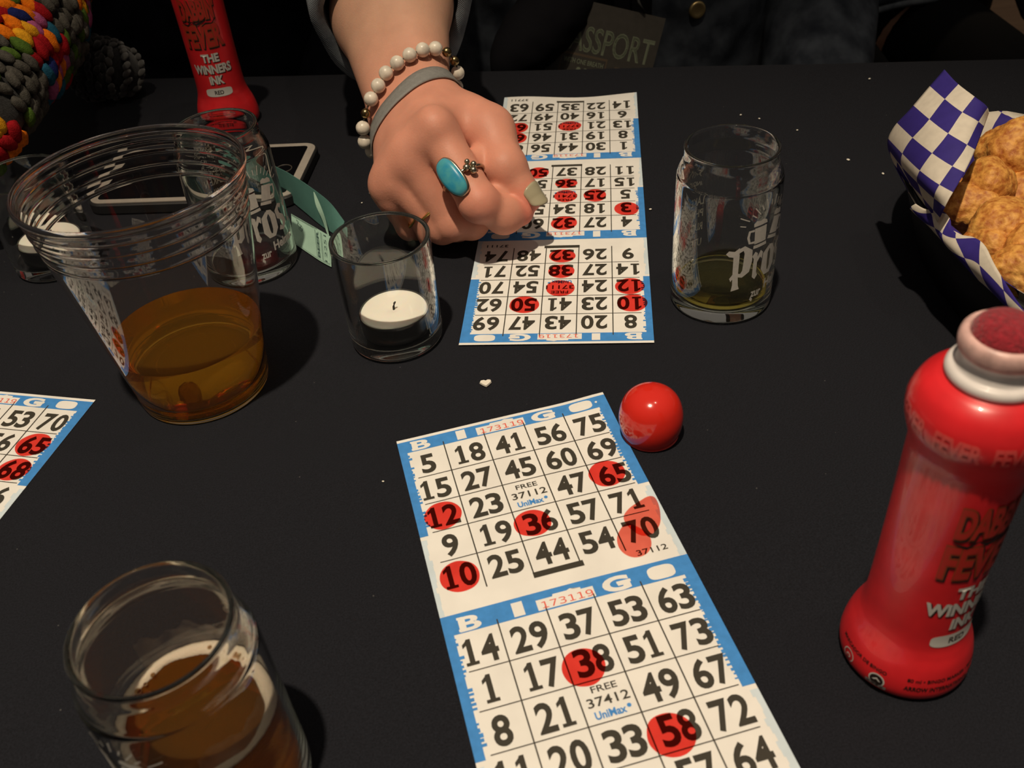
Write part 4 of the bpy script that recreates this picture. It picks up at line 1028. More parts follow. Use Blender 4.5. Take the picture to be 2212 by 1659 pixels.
for m, r in (('iM', 11.2), ('mM', 11.8), ('rM', 10.0), ('pM', 8.6)):
    H.cap(palm, J[m] + DOR * (4.0 if m in 'mM rM' else 2.4), J[m] + DOR * (4.0 if m in 'mM rM' else 2.4) + .01, r, r, 5)                       # knuckles
for m in ('iM', 'mM', 'rM'): H.cap(palm, WR + (J[m] - WR) * .45 + DOR * 11.2, J[m] + DOR * 8.0, 2.2, 2.6, 7)   # tendons
tot = palm.copy(); _vw = np.array([0, 0, CAM_H * 1000]) - J['iM']; _vw /= np.linalg.norm(_vw)
def finger(ch, radii, kb=3):
    A = palm.copy(); B = H.empty()
    for (a, b), (ra, rb) in zip(zip(ch[:-1], ch[1:]), radii): H.cap(B, J[a], J[b], ra, rb, 3.2)
    for a in ch[1:-1]: H.cap(B, J[a], J[a] + .01, radii[0][1] + .5, radii[0][1] + .5, 3)
    return H.union(A, B, kb)
fg = [finger(('iM', 'iP', 'iD', 'iT'), ((11.8, 10.8), (10.2, 9.6), (9.6, 8.4))), finger(('mM', 'mP', 'mD', 'mT'), ((11.2, 10.2), (9.4, 8.6), (8.6, 7.6))),
      finger(('rM', 'rP', 'rD', 'rT'), ((10.4, 9.6), (9.0, 8.2), (8.2, 7.4))), finger(('pM', 'pP', 'pD', 'pT'), ((9.6, 8.6), (8.0, 7.4), (7.4, 6.8)))]
th_ = finger(('tM', 'tI', 'tT'), ((13.6, 12.2), (11.8, 9.6)), 9)
for g in fg: tot = H.union(tot, g, .6)
tot = H.union(tot, th_, 1.2)
H.cap(tot, (J['tM'] + J['tI']) / 2 - _vw * 5, (J['iM'] * .5 + J['iP'] * .5) - _vw * 4, 8.5, 8.5, 2)
H.cap(tot, J['tI'] * .6 + J['tT'] * .4 - _vw * 6, J['iP'] * .7 + J['iD'] * .3 - _vw * 3, 7, 7, 2)
H.v = tot; H.fill_voids()
HV, HF = H.mesh()

def skin_mat():
    m, nt, b = new_mat('skin')
    at_ = nt.nodes.new('ShaderNodeVertexColor'); at_.layer_name = 'flush'
    tc = nt.nodes.new('ShaderNodeTexCoord'); n = nt.nodes.new('ShaderNodeTexNoise'); n.inputs['Scale'].default_value = 70; n.inputs['Detail'].default_value = 5; nt.links.new(tc.outputs['Object'], n.inputs[0])
    mx = nt.nodes.new('ShaderNodeMix'); mx.data_type = 'RGBA'; mx.inputs[6].default_value = (.59, .335, .228, 1); mx.inputs[7].default_value = (.84, .19, .14, 1)
    sp = nt.nodes.new('ShaderNodeSeparateColor'); nt.links.new(at_.outputs[0], sp.inputs[0]); nt.links.new(sp.outputs[0], mx.inputs[0])
    r = nt.nodes.new('ShaderNodeMapRange'); r.inputs[1].default_value = .3; r.inputs[2].default_value = .7; r.inputs[3].default_value = .92; r.inputs[4].default_value = 1.06; nt.links.new(n.outputs['Fac'], r.inputs[0])
    s = nt.nodes.new('ShaderNodeVectorMath'); s.operation = 'SCALE'; nt.links.new(mx.outputs[2], s.inputs[0]); nt.links.new(r.outputs[0], s.inputs['Scale']); nt.links.new(s.outputs[0], b.inputs['Base Color'])
    b.inputs['Roughness'].default_value = .52; b.inputs['Specular IOR Level'].default_value = .35
    b.inputs['Subsurface Weight'].default_value = .25; b.inputs['Subsurface Radius'].default_value = (1, .3, .15); b.inputs['Subsurface Scale'].default_value = .003
    n2 = nt.nodes.new('ShaderNodeTexVoronoi'); n2.inputs['Scale'].default_value = 900; nt.links.new(tc.outputs['Object'], n2.inputs['Vector'])
    bp = nt.nodes.new('ShaderNodeBump'); bp.inputs['Strength'].default_value = .12; bp.inputs['Distance'].default_value = .0005; nt.links.new(n2.outputs['Distance'], bp.inputs['Height']); nt.links.new(bp.outputs[0], b.inputs['Normal'])
    return m
M_SKIN = skin_mat()
FLUSH = [(J[k] + DOR * 8, r) for k, r in (('iM', 13), ('mM', 13), ('rM', 10))] + [(J['iP'], 12), (J['mP'], 9), (J['rP'], 9), (J['tI'], 8), (J['tT'], 12), (J['iT'], 12)]

def body_field(S, right_elbow, sp=110, k=1.0):
    """coarse seated body in millimetres; S: hip centre"""
    S = np.array(S, float); B = Field(S + (-420, -560, -560), S + (420, 260, 860), 11.0)
    A = B.v
    up = lambda x, y, z: S + np.array([x, y, z])
    B.cap(A, up(-85, 0, 20), up(85, 0, 20), 105, 105, 40)                     # pelvis
    B.cap(A, up(-55, 0, 60), up(-75, 10, 400), 110, 105, 60); B.cap(A, up(55, 0, 60), up(75, 10, 400), 110, 105, 60)
    B.cap(A, up(-150, 15, 455), up(150, 15, 455), 62, 62, 60)                  # shoulders
    B.cap(A, up(0, 10, 480), up(0, -5, 600), 56, 54, 40)                        # neck
    B.cap(A, up(0, -8, 690), up(0, -2, 730), 74, 82, 20); B.cap(A, up(0, -22, 640), up(0, -20, 690), 56, 70, 25)
    B.cap(A, up(0, -92, 670), up(0, -82, 705), 12, 8, 10)                        # nose
    for s in (-1, 1):
        B.cap(A, up(s * 80, 5, 680), up(s * 84, 8, 710), 11, 14, 6)                  # ears
        B.cap(A, up(s * 32, -76, 722), up(s * 34, -76, 722), 9, 9, 8)                # brow
        B.cap(A, up(s * sp * .8, -20, 0), up(s * sp, -400, 10), 84 * k, 62 * k, 40); B.cap(A, up(s * sp, -400, 10), up(s * sp, -380, -420), 60 * k, 42 * k, 30)
        B.cap(A, up(s * sp, -380, -430), up(s * sp, -500, -450), 42, 32, 20)
    B.cap(A, up(-185, 15, 450), right_elbow, 56, 40, 30)
    le = up(225, -30, 190); B.cap(A, up(185, 15, 450), le, 56, 42, 30); B.cap(A, le, up(185, -205, 80), 40, 28, 20); B.cap(A, up(185, -205, 80), up(150, -275, 98), 26, 20, 15)
    return B, S

person = thing('person', 'person across the table in a denim jacket, pinching a spot on the upside-down card', 'person', (.12, .985, FLOOR))
PO = np.array([.12, .985, FLOOR]) * 1000
HIP1 = np.array([118., 985, -206])
B1, _ = body_field(HIP1, EL)
BV, BF = B1.mesh()
me = bpy.data.meshes.new('body')
allv = np.concatenate([HV, BV]) - PO
me.from_pydata((allv / 1000).tolist(), [], [tuple(q) for q in HF.tolist()] + [tuple(i + len(HV) for i in q) for q in BF.tolist()])
me.materials.append(M_SKIN); me.polygons.foreach_set('use_smooth', [True] * len(me.polygons))
ca = me.color_attributes.new('flush', 'FLOAT_COLOR', 'POINT'); fl_ = np.zeros(len(allv))
for c, r in FLUSH: fl_[:len(HV)] = np.maximum(fl_[:len(HV)], np.exp(-np.sum((HV - c) ** 2, 1) / (r * r)))
fl_[:len(HV)] = np.maximum(fl_[:len(HV)], .28 * np.clip((600 - HV[:, 1]) / 60, 0, 1))
ca.data.foreach_set('color', np.repeat(fl_[:, None], 4, 1).ravel())
bm = bmesh.new(); bm.from_mesh(me); bmesh.ops.recalc_face_normals(bm, faces=bm.faces)
for _ in range(2): bmesh.ops.smooth_vert(bm, verts=bm.verts, factor=.35, use_axis_x=True, use_axis_y=True, use_axis_z=True)
bm.to_mesh(me); bm.free()
body = bpy.data.objects.new('body', me); COL.objects.link(body); body.parent = person
def ppart(mb, name, mats, owner=person, origin=PO, **k):
    """mesh given in world millimetres"""
    mb.v = [tuple((np.array(p) - origin) / 1000) for p in mb.v]; return part(mb, name, mats, owner, **k)

# thumb nail, lying on the skin
tax = J['tT'] - J['tI']; tax /= np.linalg.norm(tax)
view = np.array([0, 0, CAM_H * 1000]) - J['tT']; view /= np.linalg.norm(view)
rgt = np.array([1, .1, 0.25]); nd = view * .62 + rgt * .75; nd -= tax * nd.dot(tax); nd /= np.linalg.norm(nd); ns = np.cross(tax, nd)
mb = MB(); nu, nv = 14, 14
for i in range(nu):
    for j in range(nv):
        t = i / (nu - 1); s = (j / (nv - 1) - .5) * 2
        halfw = 52 * (1 - .35 * max(0, (t - .75) / .25) ** 2) * (1 - .3 * max(0, (.2 - t) / .2) ** 2)
        along = -4.5 + 14.5 * t - 1.8 * s * s * (1 if t > .5 else -.6) * abs(t - .5) * 2
        a = RAD(halfw) * s; o = J['tT'] + tax * along; o_in = J['tT'] + tax * min(along, 3.0)
        d = nd * cos(a) + ns * sin(a)
        p = H.outward(o_in, d, .35 if 0 < i < nu - 1 and 0 < j < nv - 1 else .05, 30)
        mb.v.append(tuple(p + tax * max(0, along - 3.0)))
mb.f = grid_faces(nu, nv); mb.m = [0] * len(mb.f)
nail = ppart(mb, 'thumbnail', plain('olive_nail_polish', (.40, .36, .24), .25, coat=.4), normals=True)
sm = nail.modifiers.new('thickness', 'SOLIDIFY'); sm.thickness = .0005; sm.offset = 0; nail['label'] = 'thumbnail painted in pale olive polish'

def wrap_ring(center, e1, e2, off, n=72, sag=(0, 0)):
    """closed curve around the arm in the plane (e1, e2), off millimetres above the skin"""
    out = []
    for a in np.linspace(0, 2 * pi, n, endpoint=False):
        d = e1 * cos(a) + e2 * sin(a); l = d @ LAT; out.append(H.outward(center - ax_ * (sag[0] * max(0, -l) + sag[1] * max(0, l)), d, off, 70))
    return out
def ring_plane(px_top, tilt, off=.5):
    O = np.array([0, 0, CAM_H * 1000]); d = ray_dir(*px_top); q = H.march(O + d * 380, d, off, 500)
    n = ax_ - LAT * tilt; n /= np.linalg.norm(n)
    c = WR + ax_ * (((q - WR) @ n) / (ax_ @ n)); e1 = q - c; e1 -= n * e1.dot(n); e1 /= np.linalg.norm(e1); return c, e1, np.cross(n, e1), n

# grey fabric wristband
M_BAND = plain('grey_wristband_fabric', (.20, .20, .19), .6, noise_amt=.1, scale=600, bump=.2, bump_scale=2500)
if True:
    c, e1, e2, n_ = ring_plane((884, 184), .45); nb = 90
    rows = [wrap_ring(c + n_ * s, e1, e2, .9, nb) for s in (-5.5, -2, 2, 5.5)]
    mb = MB(); mb.v = [tuple(p) for r in rows for p in r]
    for i in range(3):
        for k in range(nb): mb.f.append((i * nb + k, i * nb + (k + 1) % nb, (i + 1) * nb + (k + 1) % nb, (i + 1) * nb + k))
    mb.m = [0] * len(mb.f); wb = ppart(mb, 'wristband', M_BAND, normals=True); wb['label'] = 'grey fabric event wristband'
    sm = wb.modifiers.new('thickness', 'SOLIDIFY'); sm.thickness = .0008; sm.offset = 0
# beaded bracelet
M_BEAD = plain('white_marbled_bead', (.72, .66, .56), .35, noise_amt=.18, scale=260, coat=.2)
M_BRASS = plain('dark_brass_bead', (.30, .22, .10), .25, metal=1)
if True:
    c, e1, e2, n_ = ring_plane((883, 130), .55); R_ = np.array(wrap_ring(c, e1, e2, 4.9, 240, (8, 6))); R_ = .25 * np.roll(R_, 1, 0) + .5 * R_ + .25 * np.roll(R_, -1, 0)
    sag = np.array([max(0, -cos(a)) for a in np.linspace(0, 2 * pi, 240, endpoint=False)])
    seg = np.linalg.norm(np.roll(R_, -1, 0) - R_, axis=1); cum = np.concatenate([[0], np.cumsum(seg)])
    br = ppart(ring_tube([tuple(p) for p in R_[::3]], .55, 6), 'bead_bracelet', plain('bracelet_cord', (.05, .04, .03), .7)); br['label'] = 'cord of the white bead bracelet'
    nbd = int(cum[-1] / 9.0); kk = 0
    for q in range(nbd):
        s = cum[-1] * q / nbd; i = int(np.searchsorted(cum, s) - 1); i = max(0, min(239, i)); p = R_[i] + (R_[(i + 1) % 240] - R_[i]) * ((s - cum[i]) / max(1e-6, seg[i]))
        dark = q in (3, 4, nbd - 5)
        mb = MB(); rr = 3.0 if dark else 4.4; mb.add(SV * rr + p, SF)
        o = ppart(mb, 'bead', M_BRASS if dark else M_BEAD, br)
        if dark: o['label'] = 'small dark brass bead'
# rings
def finger_ring(a, b, t, off, n=56):
    d = b - a; L = np.linalg.norm(d); d /= L; c = a + d * L * t
    e1 = view - d * view.dot(d); e1 /= np.linalg.norm(e1); e2 = np.cross(d, e1); return c, d, e1, e2
M_SILV = plain('tarnished_silver', (.48, .44, .34), .28, metal=1, noise_amt=.2, scale=500)
M_GOLD = plain('gold_ring_metal', (.85, .55, .16), .2, metal=1)
c, d, e1, e2 = finger_ring(J['iM'], J['iP'], .60, .4)
if e2[0] < 0: e2 = -e2
rr = 12.3
mb = MB(); N = 60; band = []
for k in range(N):
    a = 2 * pi * k / N; band.append(c + (e1 * cos(a) + e2 * sin(a)) * rr)
ring_tube([tuple(p) for p in band], 1.1, 8, mb)
tr = ppart(mb, 'turquoise_ring', M_SILV); tr['label'] = 'silver ring with a long turquoise stone'
sdir = e1 * .94 - e2 * .34; sdir /= np.linalg.norm(sdir); sc_ = c + sdir * (rr + 1.2); slong = d * .96 + np.cross(sdir, d) * .12; slong /= np.linalg.norm(slong); sw = np.cross(sdir, slong)
def oval_slab(levels, n=48, p=2.5):
    mb = MB()
    for A_, B_, z in levels:
        for k in range(n):
            a = 2 * pi * k / n; x = math.copysign(abs(cos(a)) ** (2 / p), cos(a)) * A_; y = math.copysign(abs(sin(a)) ** (2 / p), sin(a)) * B_
            mb.v.append(tuple(sc_ + slong * x + sw * y + sdir * (z - (x * x) * .012)))
    for i in range(len(levels) - 1):
        for k in range(n): mb.f.append((i * n + k, i * n + (k + 1) % n, (i + 1) * n + (k + 1) % n, (i + 1) * n + k))
    mb.f += [tuple(range(n))[::-1], tuple(range((len(levels) - 1) * n, len(levels) * n))]; mb.m = [0] * len(mb.f); return mb
def turq_mat():
    m, nt, b = new_mat('turquoise_stone'); tc = nt.nodes.new('ShaderNodeTexCoord'); n = nt.nodes.new('ShaderNodeTexNoise'); n.inputs['Scale'].default_value = 130; n.inputs['Detail'].default_value = 6; nt.links.new(tc.outputs['Object'], n.inputs[0])
    cr = nt.nodes.new('ShaderNodeValToRGB'); e = cr.color_ramp.elements; e[0].position = .35; e[0].color = (.012, .26, .46, 1); e[1].position = .72; e[1].color = (.10, .42, .42, 1); nt.links.new(n.outputs['Fac'], cr.inputs[0]); nt.links.new(cr.outputs[0], b.inputs['Base Color']); b.inputs['Roughness'].default_value = .35; return m
bz = ppart(oval_slab([(11.6, 5.9, -1.6), (12.4, 6.6, 0), (12.4, 6.6, 1.6), (11.9, 6.1, 1.9)]), 'bezel', M_SILV, tr, smooth=True)
st = ppart(oval_slab([(11.8, 6.0, 1.0), (11.8, 6.0, 2.2), (11.2, 5.4, 3.2), (9.6, 4.0, 3.8), (5, 1.8, 4.1)]), 'stone', turq_mat(), tr); st['label'] = 'long oval turquoise stone'
for da, db, r in ((0, 0, 2.1), (2.9, 2.4, 2.1), (-.3, 4.2, 1.9), (-3.0, 1.8, 1.6)):
    mb = MB(); a = math.atan2(-.34, .94) + RAD(40) + db / rr; mb.add(SV * r + (c + (e1 * cos(a) + e2 * sin(a)) * (rr + 1.6) + d * da), SF); ppart(mb, 'silver_ball', M_SILV, tr)
c, d, e1, e2 = finger_ring(J['rM'], J['rP'], .66, .4)
mb = MB(); ring_tube([tuple(c + (e1 * cos(a) + e2 * sin(a)) * 11.1) for a in np.linspace(0, 2 * pi, 48, endpoint=False)], .9, 8, mb)
gr = ppart(mb, 'gold_ring', M_GOLD); gr['label'] = 'thin gold ring on the ring finger'

# clothes of the person
M_DEN = denim_mat('blue_grey_denim', (.05, .062, .078), (.25, .28, .31))
M_DEND = denim_mat('dark_denim', (.008, .011, .018), (.075, .088, .108))
M_TEE = plain('black_shirt_cotton', (.006, .006, .008), .9, spec=.1)
M_TROU = plain('black_trousers', (.006, .006, .007), .9, spec=.1)
# rolled sleeve around the forearm
def sleeve(cA, cB, cC, rA, rB, rC, tilt, n=64):
    """cuff at cA, running to cB and cC; tilt leans the cuff mouth"""
    mb = MB(); P = [np.array(p, float) for p in (cA, cB, cC)]; st = []
    for t in np.linspace(0, 2, 46):
        i = min(int(t), 1); f = t - i; st.append((P[i] * (1 - f) + P[i + 1] * f, [rA, rB, rC][i] * (1 - f) + [rA, rB, rC][i + 1] * f, t))
    d = P[1] - P[0]; d /= np.linalg.norm(d); s = np.cross(d, (0, 0, 1)); s /= np.linalg.norm(s); u = np.cross(s, d)
    def row(c_, r_, t_, inner):
        out = []
        for k in range(n):
            a = 2 * pi * k / n; w_ = 1 + .035 * sin(5 * a + 9 * t_) + .03 * noise.noise((cos(a) * 2, sin(a) * 2, t_ * 5))
            tl = tilt * max(0, 1 - t_ * 2.5) * sin(a) * r_
            out.append(c_ + (s * cos(a) + u * sin(a)) * (r_ * w_ - inner) + d * tl)
        return out
    rows = [row(c_, r_ - 3.2, t_, 3.5) for c_, r_, t_ in st[6::-1]] + [row(P[0] - d * 1.5, rA - .5, 0, 1.5)]
    for c_, r_, t_ in st: rows.append(row(c_, r_ + (2.8 * (1 - abs(t_ - .16) / .16) + 2.2 if t_ < .32 else 0), t_, 0))
    mb.v = [tuple(p) for r in rows for p in r]; mb.f = [(i * n + k, i * n + (k + 1) % n, (i + 1) * n + (k + 1) % n, (i + 1) * n + k) for i in range(len(rows) - 1) for k in range(n)]; mb.m = [0] * len(mb.f)
    return mb
cu0 = AR - (EL - AR) * .08
SHR = HIP1 + (-185, 15, 450)
o = ppart(sleeve(cu0 + (0, 0, 2), EL + (0, 6, 0), SHR + (6, 0, 0), 50, 56, 72, .10), 'jacket_sleeve', M_DEN, normals=True); o['label'] = 'rolled blue-grey denim sleeve'

def torso_shell(Bf, S, off, a0, a1, z0, z1, na, nz, wob=3.0, seed=0, edge=None):
    """cloth patch around the trunk between two angles (degrees, -90 = facing the table) and two heights above the hip"""
    mb = MB(); G = np.zeros((na, nz, 3))
    for j in range(nz):
        z = z0 + (z1 - z0) * j / (nz - 1)
        b0, b1 = (a0, a1) if edge is None else edge(j / (nz - 1))
        for i in range(na):
            a = RAD(b0 + (b1 - b0) * i / (na - 1)); c_ = S + np.array([0, 5, z]); d_ = np.array([cos(a), sin(a), 0])
            p = Bf.outward(c_, d_, off + wob * (noise.noise((a * 3, z / 60, seed)) + .5 * noise.noise((a * 9, z / 25, seed + 5))), 330); G[i, j] = p
    mb.add(G.reshape(-1, 3), grid_faces(na, nz), 0); return mb
def solid(o, t):
    s_ = o.modifiers.new('thickness', 'SOLIDIFY'); s_.thickness = t; s_.offset = 1; return o
# trunk-only fields so that arms and legs do not distort the cloth
def trunk_field(S):
    S = np.array(S, float); T = Field(S + (-260, -200, -130), S + (260, 220, 540), 11.0); A = T.v; up = lambda x, y, z: S + np.array([x, y, z])
    T.cap(A, up(-85, 0, 20), up(85, 0, 20), 105, 105, 40); T.cap(A, up(-55, 0, 60), up(-75, 10, 400), 110, 105, 60); T.cap(A, up(55, 0, 60), up(75, 10, 400), 110, 105, 60); T.cap(A, up(-150, 15, 455), up(150, 15, 455), 62, 62, 60)
    return T
T1 = trunk_field(HIP1)
o = ppart(torso_shell(T1, HIP1, 5, -180, 180, -40, 520, 120, 60, 2.0, 1), 'shirt', M_TEE, normals=True); o['label'] = 'black shirt'
o = solid(ppart(torso_shell(T1, HIP1, 13, -230, -122, 30, 520, 60, 70, 6, 2), 'jacket_front', M_DEND, normals=True), .003); o['label'] = 'open dark denim jacket, arm side'
o = solid(ppart(torso_shell(T1, HIP1, 13, -72, 130, 30, 520, 90, 70, 6, 3), 'jacket_front', M_DEND, normals=True), .003); o['label'] = 'open dark denim jacket, buttoned side'
# trousers and hair
def limb_cloth(segs, n=28):
    mb = MB()
    for pts, rad in segs: tube([tuple(p) for p in pts], rad, n, True, mb)
    return mb
def legs(S, sp=110, k=1.0):
    S = np.array(S, float); segs = []
    for s in (-1, 1): segs.append(([S + (s * 70, 40, 20), S + (s * sp * .82, -20, 0), S + (s * sp * .95, -250, 6), S + (s * sp, -400, 8), S + (s * sp, -425, -30), S + (s * sp, -392, -200), S + (s * sp, -384, -420)], [110 * k, 100 * k, 84 * k, 74 * k, 70 * k, 62 * k, 52 * k]))
    return limb_cloth(segs)
ppart(legs(HIP1), 'trousers', M_TROU, normals=True)
def hair(S, seed):
    S = np.array(S, float); mb = MB(); v, f = uvsphere(32, 20); out = []
    for p in v:
        q = p * np.array([94, 100, 100]) + np.array([0, 8, 716])
        if p[1] < -.35 and p[2] < .45: q = np.array([q[0] * .9, max(q[1], -35), max(q[2], 735)])
        if p[1] > -.3 and p[2] < 0: q[2] -= 150 * min(1, -p[2] * 1.6)
        out.append(S + q * (1 + .03 * noise.noise((p[0] * 8, p[1] * 8, p[2] * 2 + seed))))
    mb.add(out, f); return mb
M_HAIR = plain('brown_hair', (.035, .018, .009), .6)
ppart(hair(HIP1, 1), 'hair', M_HAIR)
M_EYE = plain('dark_eye', (.03, .02, .015), .15)
for s in (-1, 1):
    mb = MB(); mb.add(SV * np.array([13, 9, 8]) + (HIP1 + (s * 32, -78, 706)), SF); ppart(mb, 'eye', M_EYE)
mb = MB(); mb.add(SV * np.array([24, 8, 7]) + (HIP1 + (0, -86, 640)), SF); ppart(mb, 'lips', plain('lips', (.4, .14, .12), .4))

# badge hanging at the person's waist
def on_plane(x, y, yy):
    d = ray_dir(x, y); return np.array([0, 0, CAM_H]) + d * (yy / d[1])
M_BADGE = plain('dark_badge_card', (.055, .050, .042), .5, noise_amt=.1)
M_BTXT = plain('badge_pale_green_print', (.20, .23, .155), .6)
M_BBRN = plain('badge_brown_print', (.10, .072, .045), .6)
bTL, bTR, bBR = on_plane(1212, -12, .822), on_plane(1438, 40, .822), on_plane(1398, 205, .806)
bu = bTR - bTL; BW = np.linalg.norm(bu) * 1000; bu /= np.linalg.norm(bu); bv = bTR - bBR; bv -= bu * bv.dot(bu); BHt = np.linalg.norm(bv) * 1000; bv /= np.linalg.norm(bv); bn = np.cross(bu, bv)
if bn[1] > 0: bn = -bn
Fb = Flat(); Fb.rect(0, -BHt, BW, 0, 0, 0)
Fb.text('PASSPORT', BW * .52, -BHt * .62, BHt * .33, 1, 1, w=BW * .88, bold=-.006, slant=.0)
Fb.text('PASSPORT', BW * .52, -BHt * .62, BHt * .33, 1, 1, w=BW * .88, bold=.012)
for k in range(2): Fb.rect(BW * .64, -BHt * (.76 + .08 * k), BW * (.93 - .05 * k), -BHt * (.735 + .08 * k), 2, 1)
x0, x1 = BW * .12, BW * .56
Fb.rect(x0, -BHt, x1, -BHt * .66, 2, 1); Fb.rect(x0 + 1.2, -BHt, x1 - 1.2, -BHt * .69, 0, 2); Fb.text('WITH ONE BREATH', (x0 + x1) / 2, -BHt * .79, BHt * .065, 1, 3, w=(x1 - x0) * .86, bold=.01)
for s in (-1, 1): Fb.disc(((x0 + x1) / 2 + s * 3.2, -BHt * .93), 2.3, BHt * .10, 1, 3, n=20, p=3); Fb.rect((x0 + x1) / 2 + s * 11 - 1.6, -BHt * .94, (x0 + x1) / 2 + s * 11 + 1.6, -BHt * .90, 1, 3)
bg = Fb.mesh(lambda u, y, l: tuple(bTL + bu * u / 1000 + bv * y / 1000 + bn * (.0006 + .00012 * l)), maxlen=12)
badge = thing('badge', 'dark event badge printed PASSPORT hanging at the waist of the person', 'badge', tuple(bTL))
bk2 = MB(); cs = [bTL, bTR, bTR - bv * BHt / 1000, bTL - bv * BHt / 1000]; bk2.add([p + bn * .0005 for p in cs] + [p - bn * .0006 for p in cs], [(0, 1, 2, 3), (7, 6, 5, 4), (0, 4, 5, 1), (1, 5, 6, 2), (2, 6, 7, 3), (3, 7, 4, 0)], 0)
bk2.add(bg.v, bg.f, 0); bk2.m = [0] * 6 + bg.m
bk2.v = [tuple(np.array(p) - bTL) for p in bk2.v]; part(bk2, 'card', [M_BADGE, M_BTXT, M_BBRN], badge, smooth=False)
lp = [on_plane(1392, 28, .820), on_plane(1380, 5, .818), on_plane(1360, -60, .835), on_plane(1330, -330, .90)]
mb = tube([tuple(p - bTL) for p in lp], .0012, 8); part(mb, 'lanyard', plain('lanyard_cord', (.03, .03, .03), .7), badge)

# folds, stripes, button of the first person's clothes; sleeve of the other arm
fa, fb_ = on_plane(1262, -46, .855) * 1000, on_plane(1118, 112, .800) * 1000
mb = MB(); v, f = uvsphere(28, 40); ax2 = fb_ - fa; L2 = np.linalg.norm(ax2); ax2 /= L2; s2 = np.cross(ax2, (0, 0, 1)); s2 /= np.linalg.norm(s2); u2 = np.cross(s2, ax2)
mb.add([(fa + fb_) / 2 + ax2 * p[2] * (L2 / 2 + 30) + (s2 * p[0] + u2 * p[1]) * 30 * (1 + .08 * noise.noise((p[0] * 3, p[1] * 3, p[2] * 6))) for p in v], f)
o = ppart(mb, 'shirt_fold', M_TEE); o['label'] = 'loose black fold of the shirt'
def on_trunk(T, x, y, off):
    O = np.array([0, 0, CAM_H * 1000]); return T.march(O + ray_dir(x, y) * 650, ray_dir(x, y), off, 700)
M_STRIPE = plain('pale_stripe', (.22, .22, .22), .8)
for (xa, ya), (xm, ym), (xb, yb) in (((964, 41), (982, 43), (999, 35)), ((968, 55), (984, 57), (1000, 48))):
    pts = [on_trunk(T1, x, y, 9) for x, y in ((xa, ya), (xm, ym), (xb, yb))]
    if all(p is not None for p in pts): o = ppart(tube([tuple(p) for p in pts], 1.3, 8), 'shirt_stripe', M_STRIPE); o['label'] = 'pale stripe on the black shirt'
bp_ = on_trunk(T1, 1505, 21, 17)
if bp_ is not None:
    nb_ = T1.grad(bp_); mb = MB(); q = Vector(nb_).to_track_quat('Z', 'Y').to_matrix()
    lt = lathe([(0, 2.6), (4.5, 2.6), (6.2, 3.2), (7.6, 2.6), (8.2, 1.2), (7.6, 0), (0, 0)], 32); mb.add([tuple(np.array(q @ Vector(p)) + bp_) for p in lt.v], lt.f); ppart(mb, 'jacket_button', plain('brass_jacket_button', (.40, .30, .14), .35, metal=.8))
SHL = HIP1 + (185, 15, 450); LE = HIP1 + (225, -30, 190); LW = HIP1 + (180, -214, 80)
ppart(sleeve(LW, LE, SHL, 44, 56, 72, .05), 'jacket_sleeve', M_DEND, normals=True)

# the two other people, seen only as dark clothing beyond the table edge
def neighbour(label, hip, hem_z, jacket, seed, sp=110, k=1.0):
    S = np.array(hip, float); O_ = np.array([S[0], S[1], FLOOR * 1000]); t = thing('person', label, 'person', tuple(O_ / 1000)); up = lambda x, y, z: S + np.array([x, y, z])
    re = up(-225, -30, 190); B, _ = body_field(S, re, sp, k * .92); B.cap(B.v, re, up(-185, -205, 80), 40, 28, 20); B.cap(B.v, up(-185, -205, 80), up(-150, -275, 98), 26, 20, 15)
    V, F = B.mesh(); me = bpy.data.meshes.new('body'); me.from_pydata(((V - O_) / 1000).tolist(), [], [tuple(x) for x in F.tolist()]); me.materials.append(M_SKIN); me.polygons.foreach_set('use_smooth', [True] * len(me.polygons)); me.color_attributes.new('flush', 'FLOAT_COLOR', 'POINT').data.foreach_set('color', [0.0] * (4 * len(V)))
    bm = bmesh.new(); bm.from_mesh(me); bmesh.ops.recalc_face_normals(bm, faces=bm.faces); bm.to_mesh(me); bm.free()
    o = bpy.data.objects.new('body', me); COL.objects.link(o); o.parent = t
    T = trunk_field(S); kw = dict(owner=t, origin=O_, normals=True)
    ppart(legs(S, sp, k), 'trousers', M_TROU, **kw); ppart(torso_shell(T, S, 5, -180, 180, 10, 520, 90, 50, 2, seed), 'shirt', M_TEE, **kw)
    solid(ppart(torso_shell(T, S, 16, -180, 180, hem_z, 520, 120, 60, 8, seed + 2), 'denim_jacket', jacket, **kw), .004)
    hem = [T.outward(S + np.array([0, 5, hem_z + 5 * sin(4 * a)]), np.array([cos(a), sin(a), 0]), 21 + 5 * noise.noise((a * 3, 1, 6)), 330) for a in np.linspace(0, 2 * pi, 90, endpoint=False)]
    ppart(ring_tube([tuple(x) for x in hem], 4.0, 10), 'jacket_hem', M_DEN, **kw)
    for s in (-1, 1): ppart(sleeve(S + (s * 180, -214, 80), S + (s * 225, -30, 190), S + (s * 185, 15, 450), 42, 54, 72, .05), 'jacket_sleeve', jacket, **kw)
    ppart(hair(S, seed), 'hair', M_HAIR, owner=t, origin=O_)
    for s in (-1, 1):
        mb = MB(); mb.add(SV * np.array([13, 9, 8]) + (S + (s * 32, -78, 706)), SF); ppart(mb, 'eye', M_EYE, owner=t, origin=O_)
HIP2 = np.array([518., 1330, -196]); HIP3 = np.array([-345., 1215, -206])
neighbour('person seated at the far right in a dark denim jacket and black trousers', HIP2, 62, M_DEND, 4, 92, .74)
M_NAVY = plain('navy_black_cloth', (.007, .008, .012), .9, spec=.1, noise_amt=.3, scale=60)
neighbour('person seated at the far left in dark clothes behind the upright dauber bottle', HIP3, 62, M_NAVY, 8)
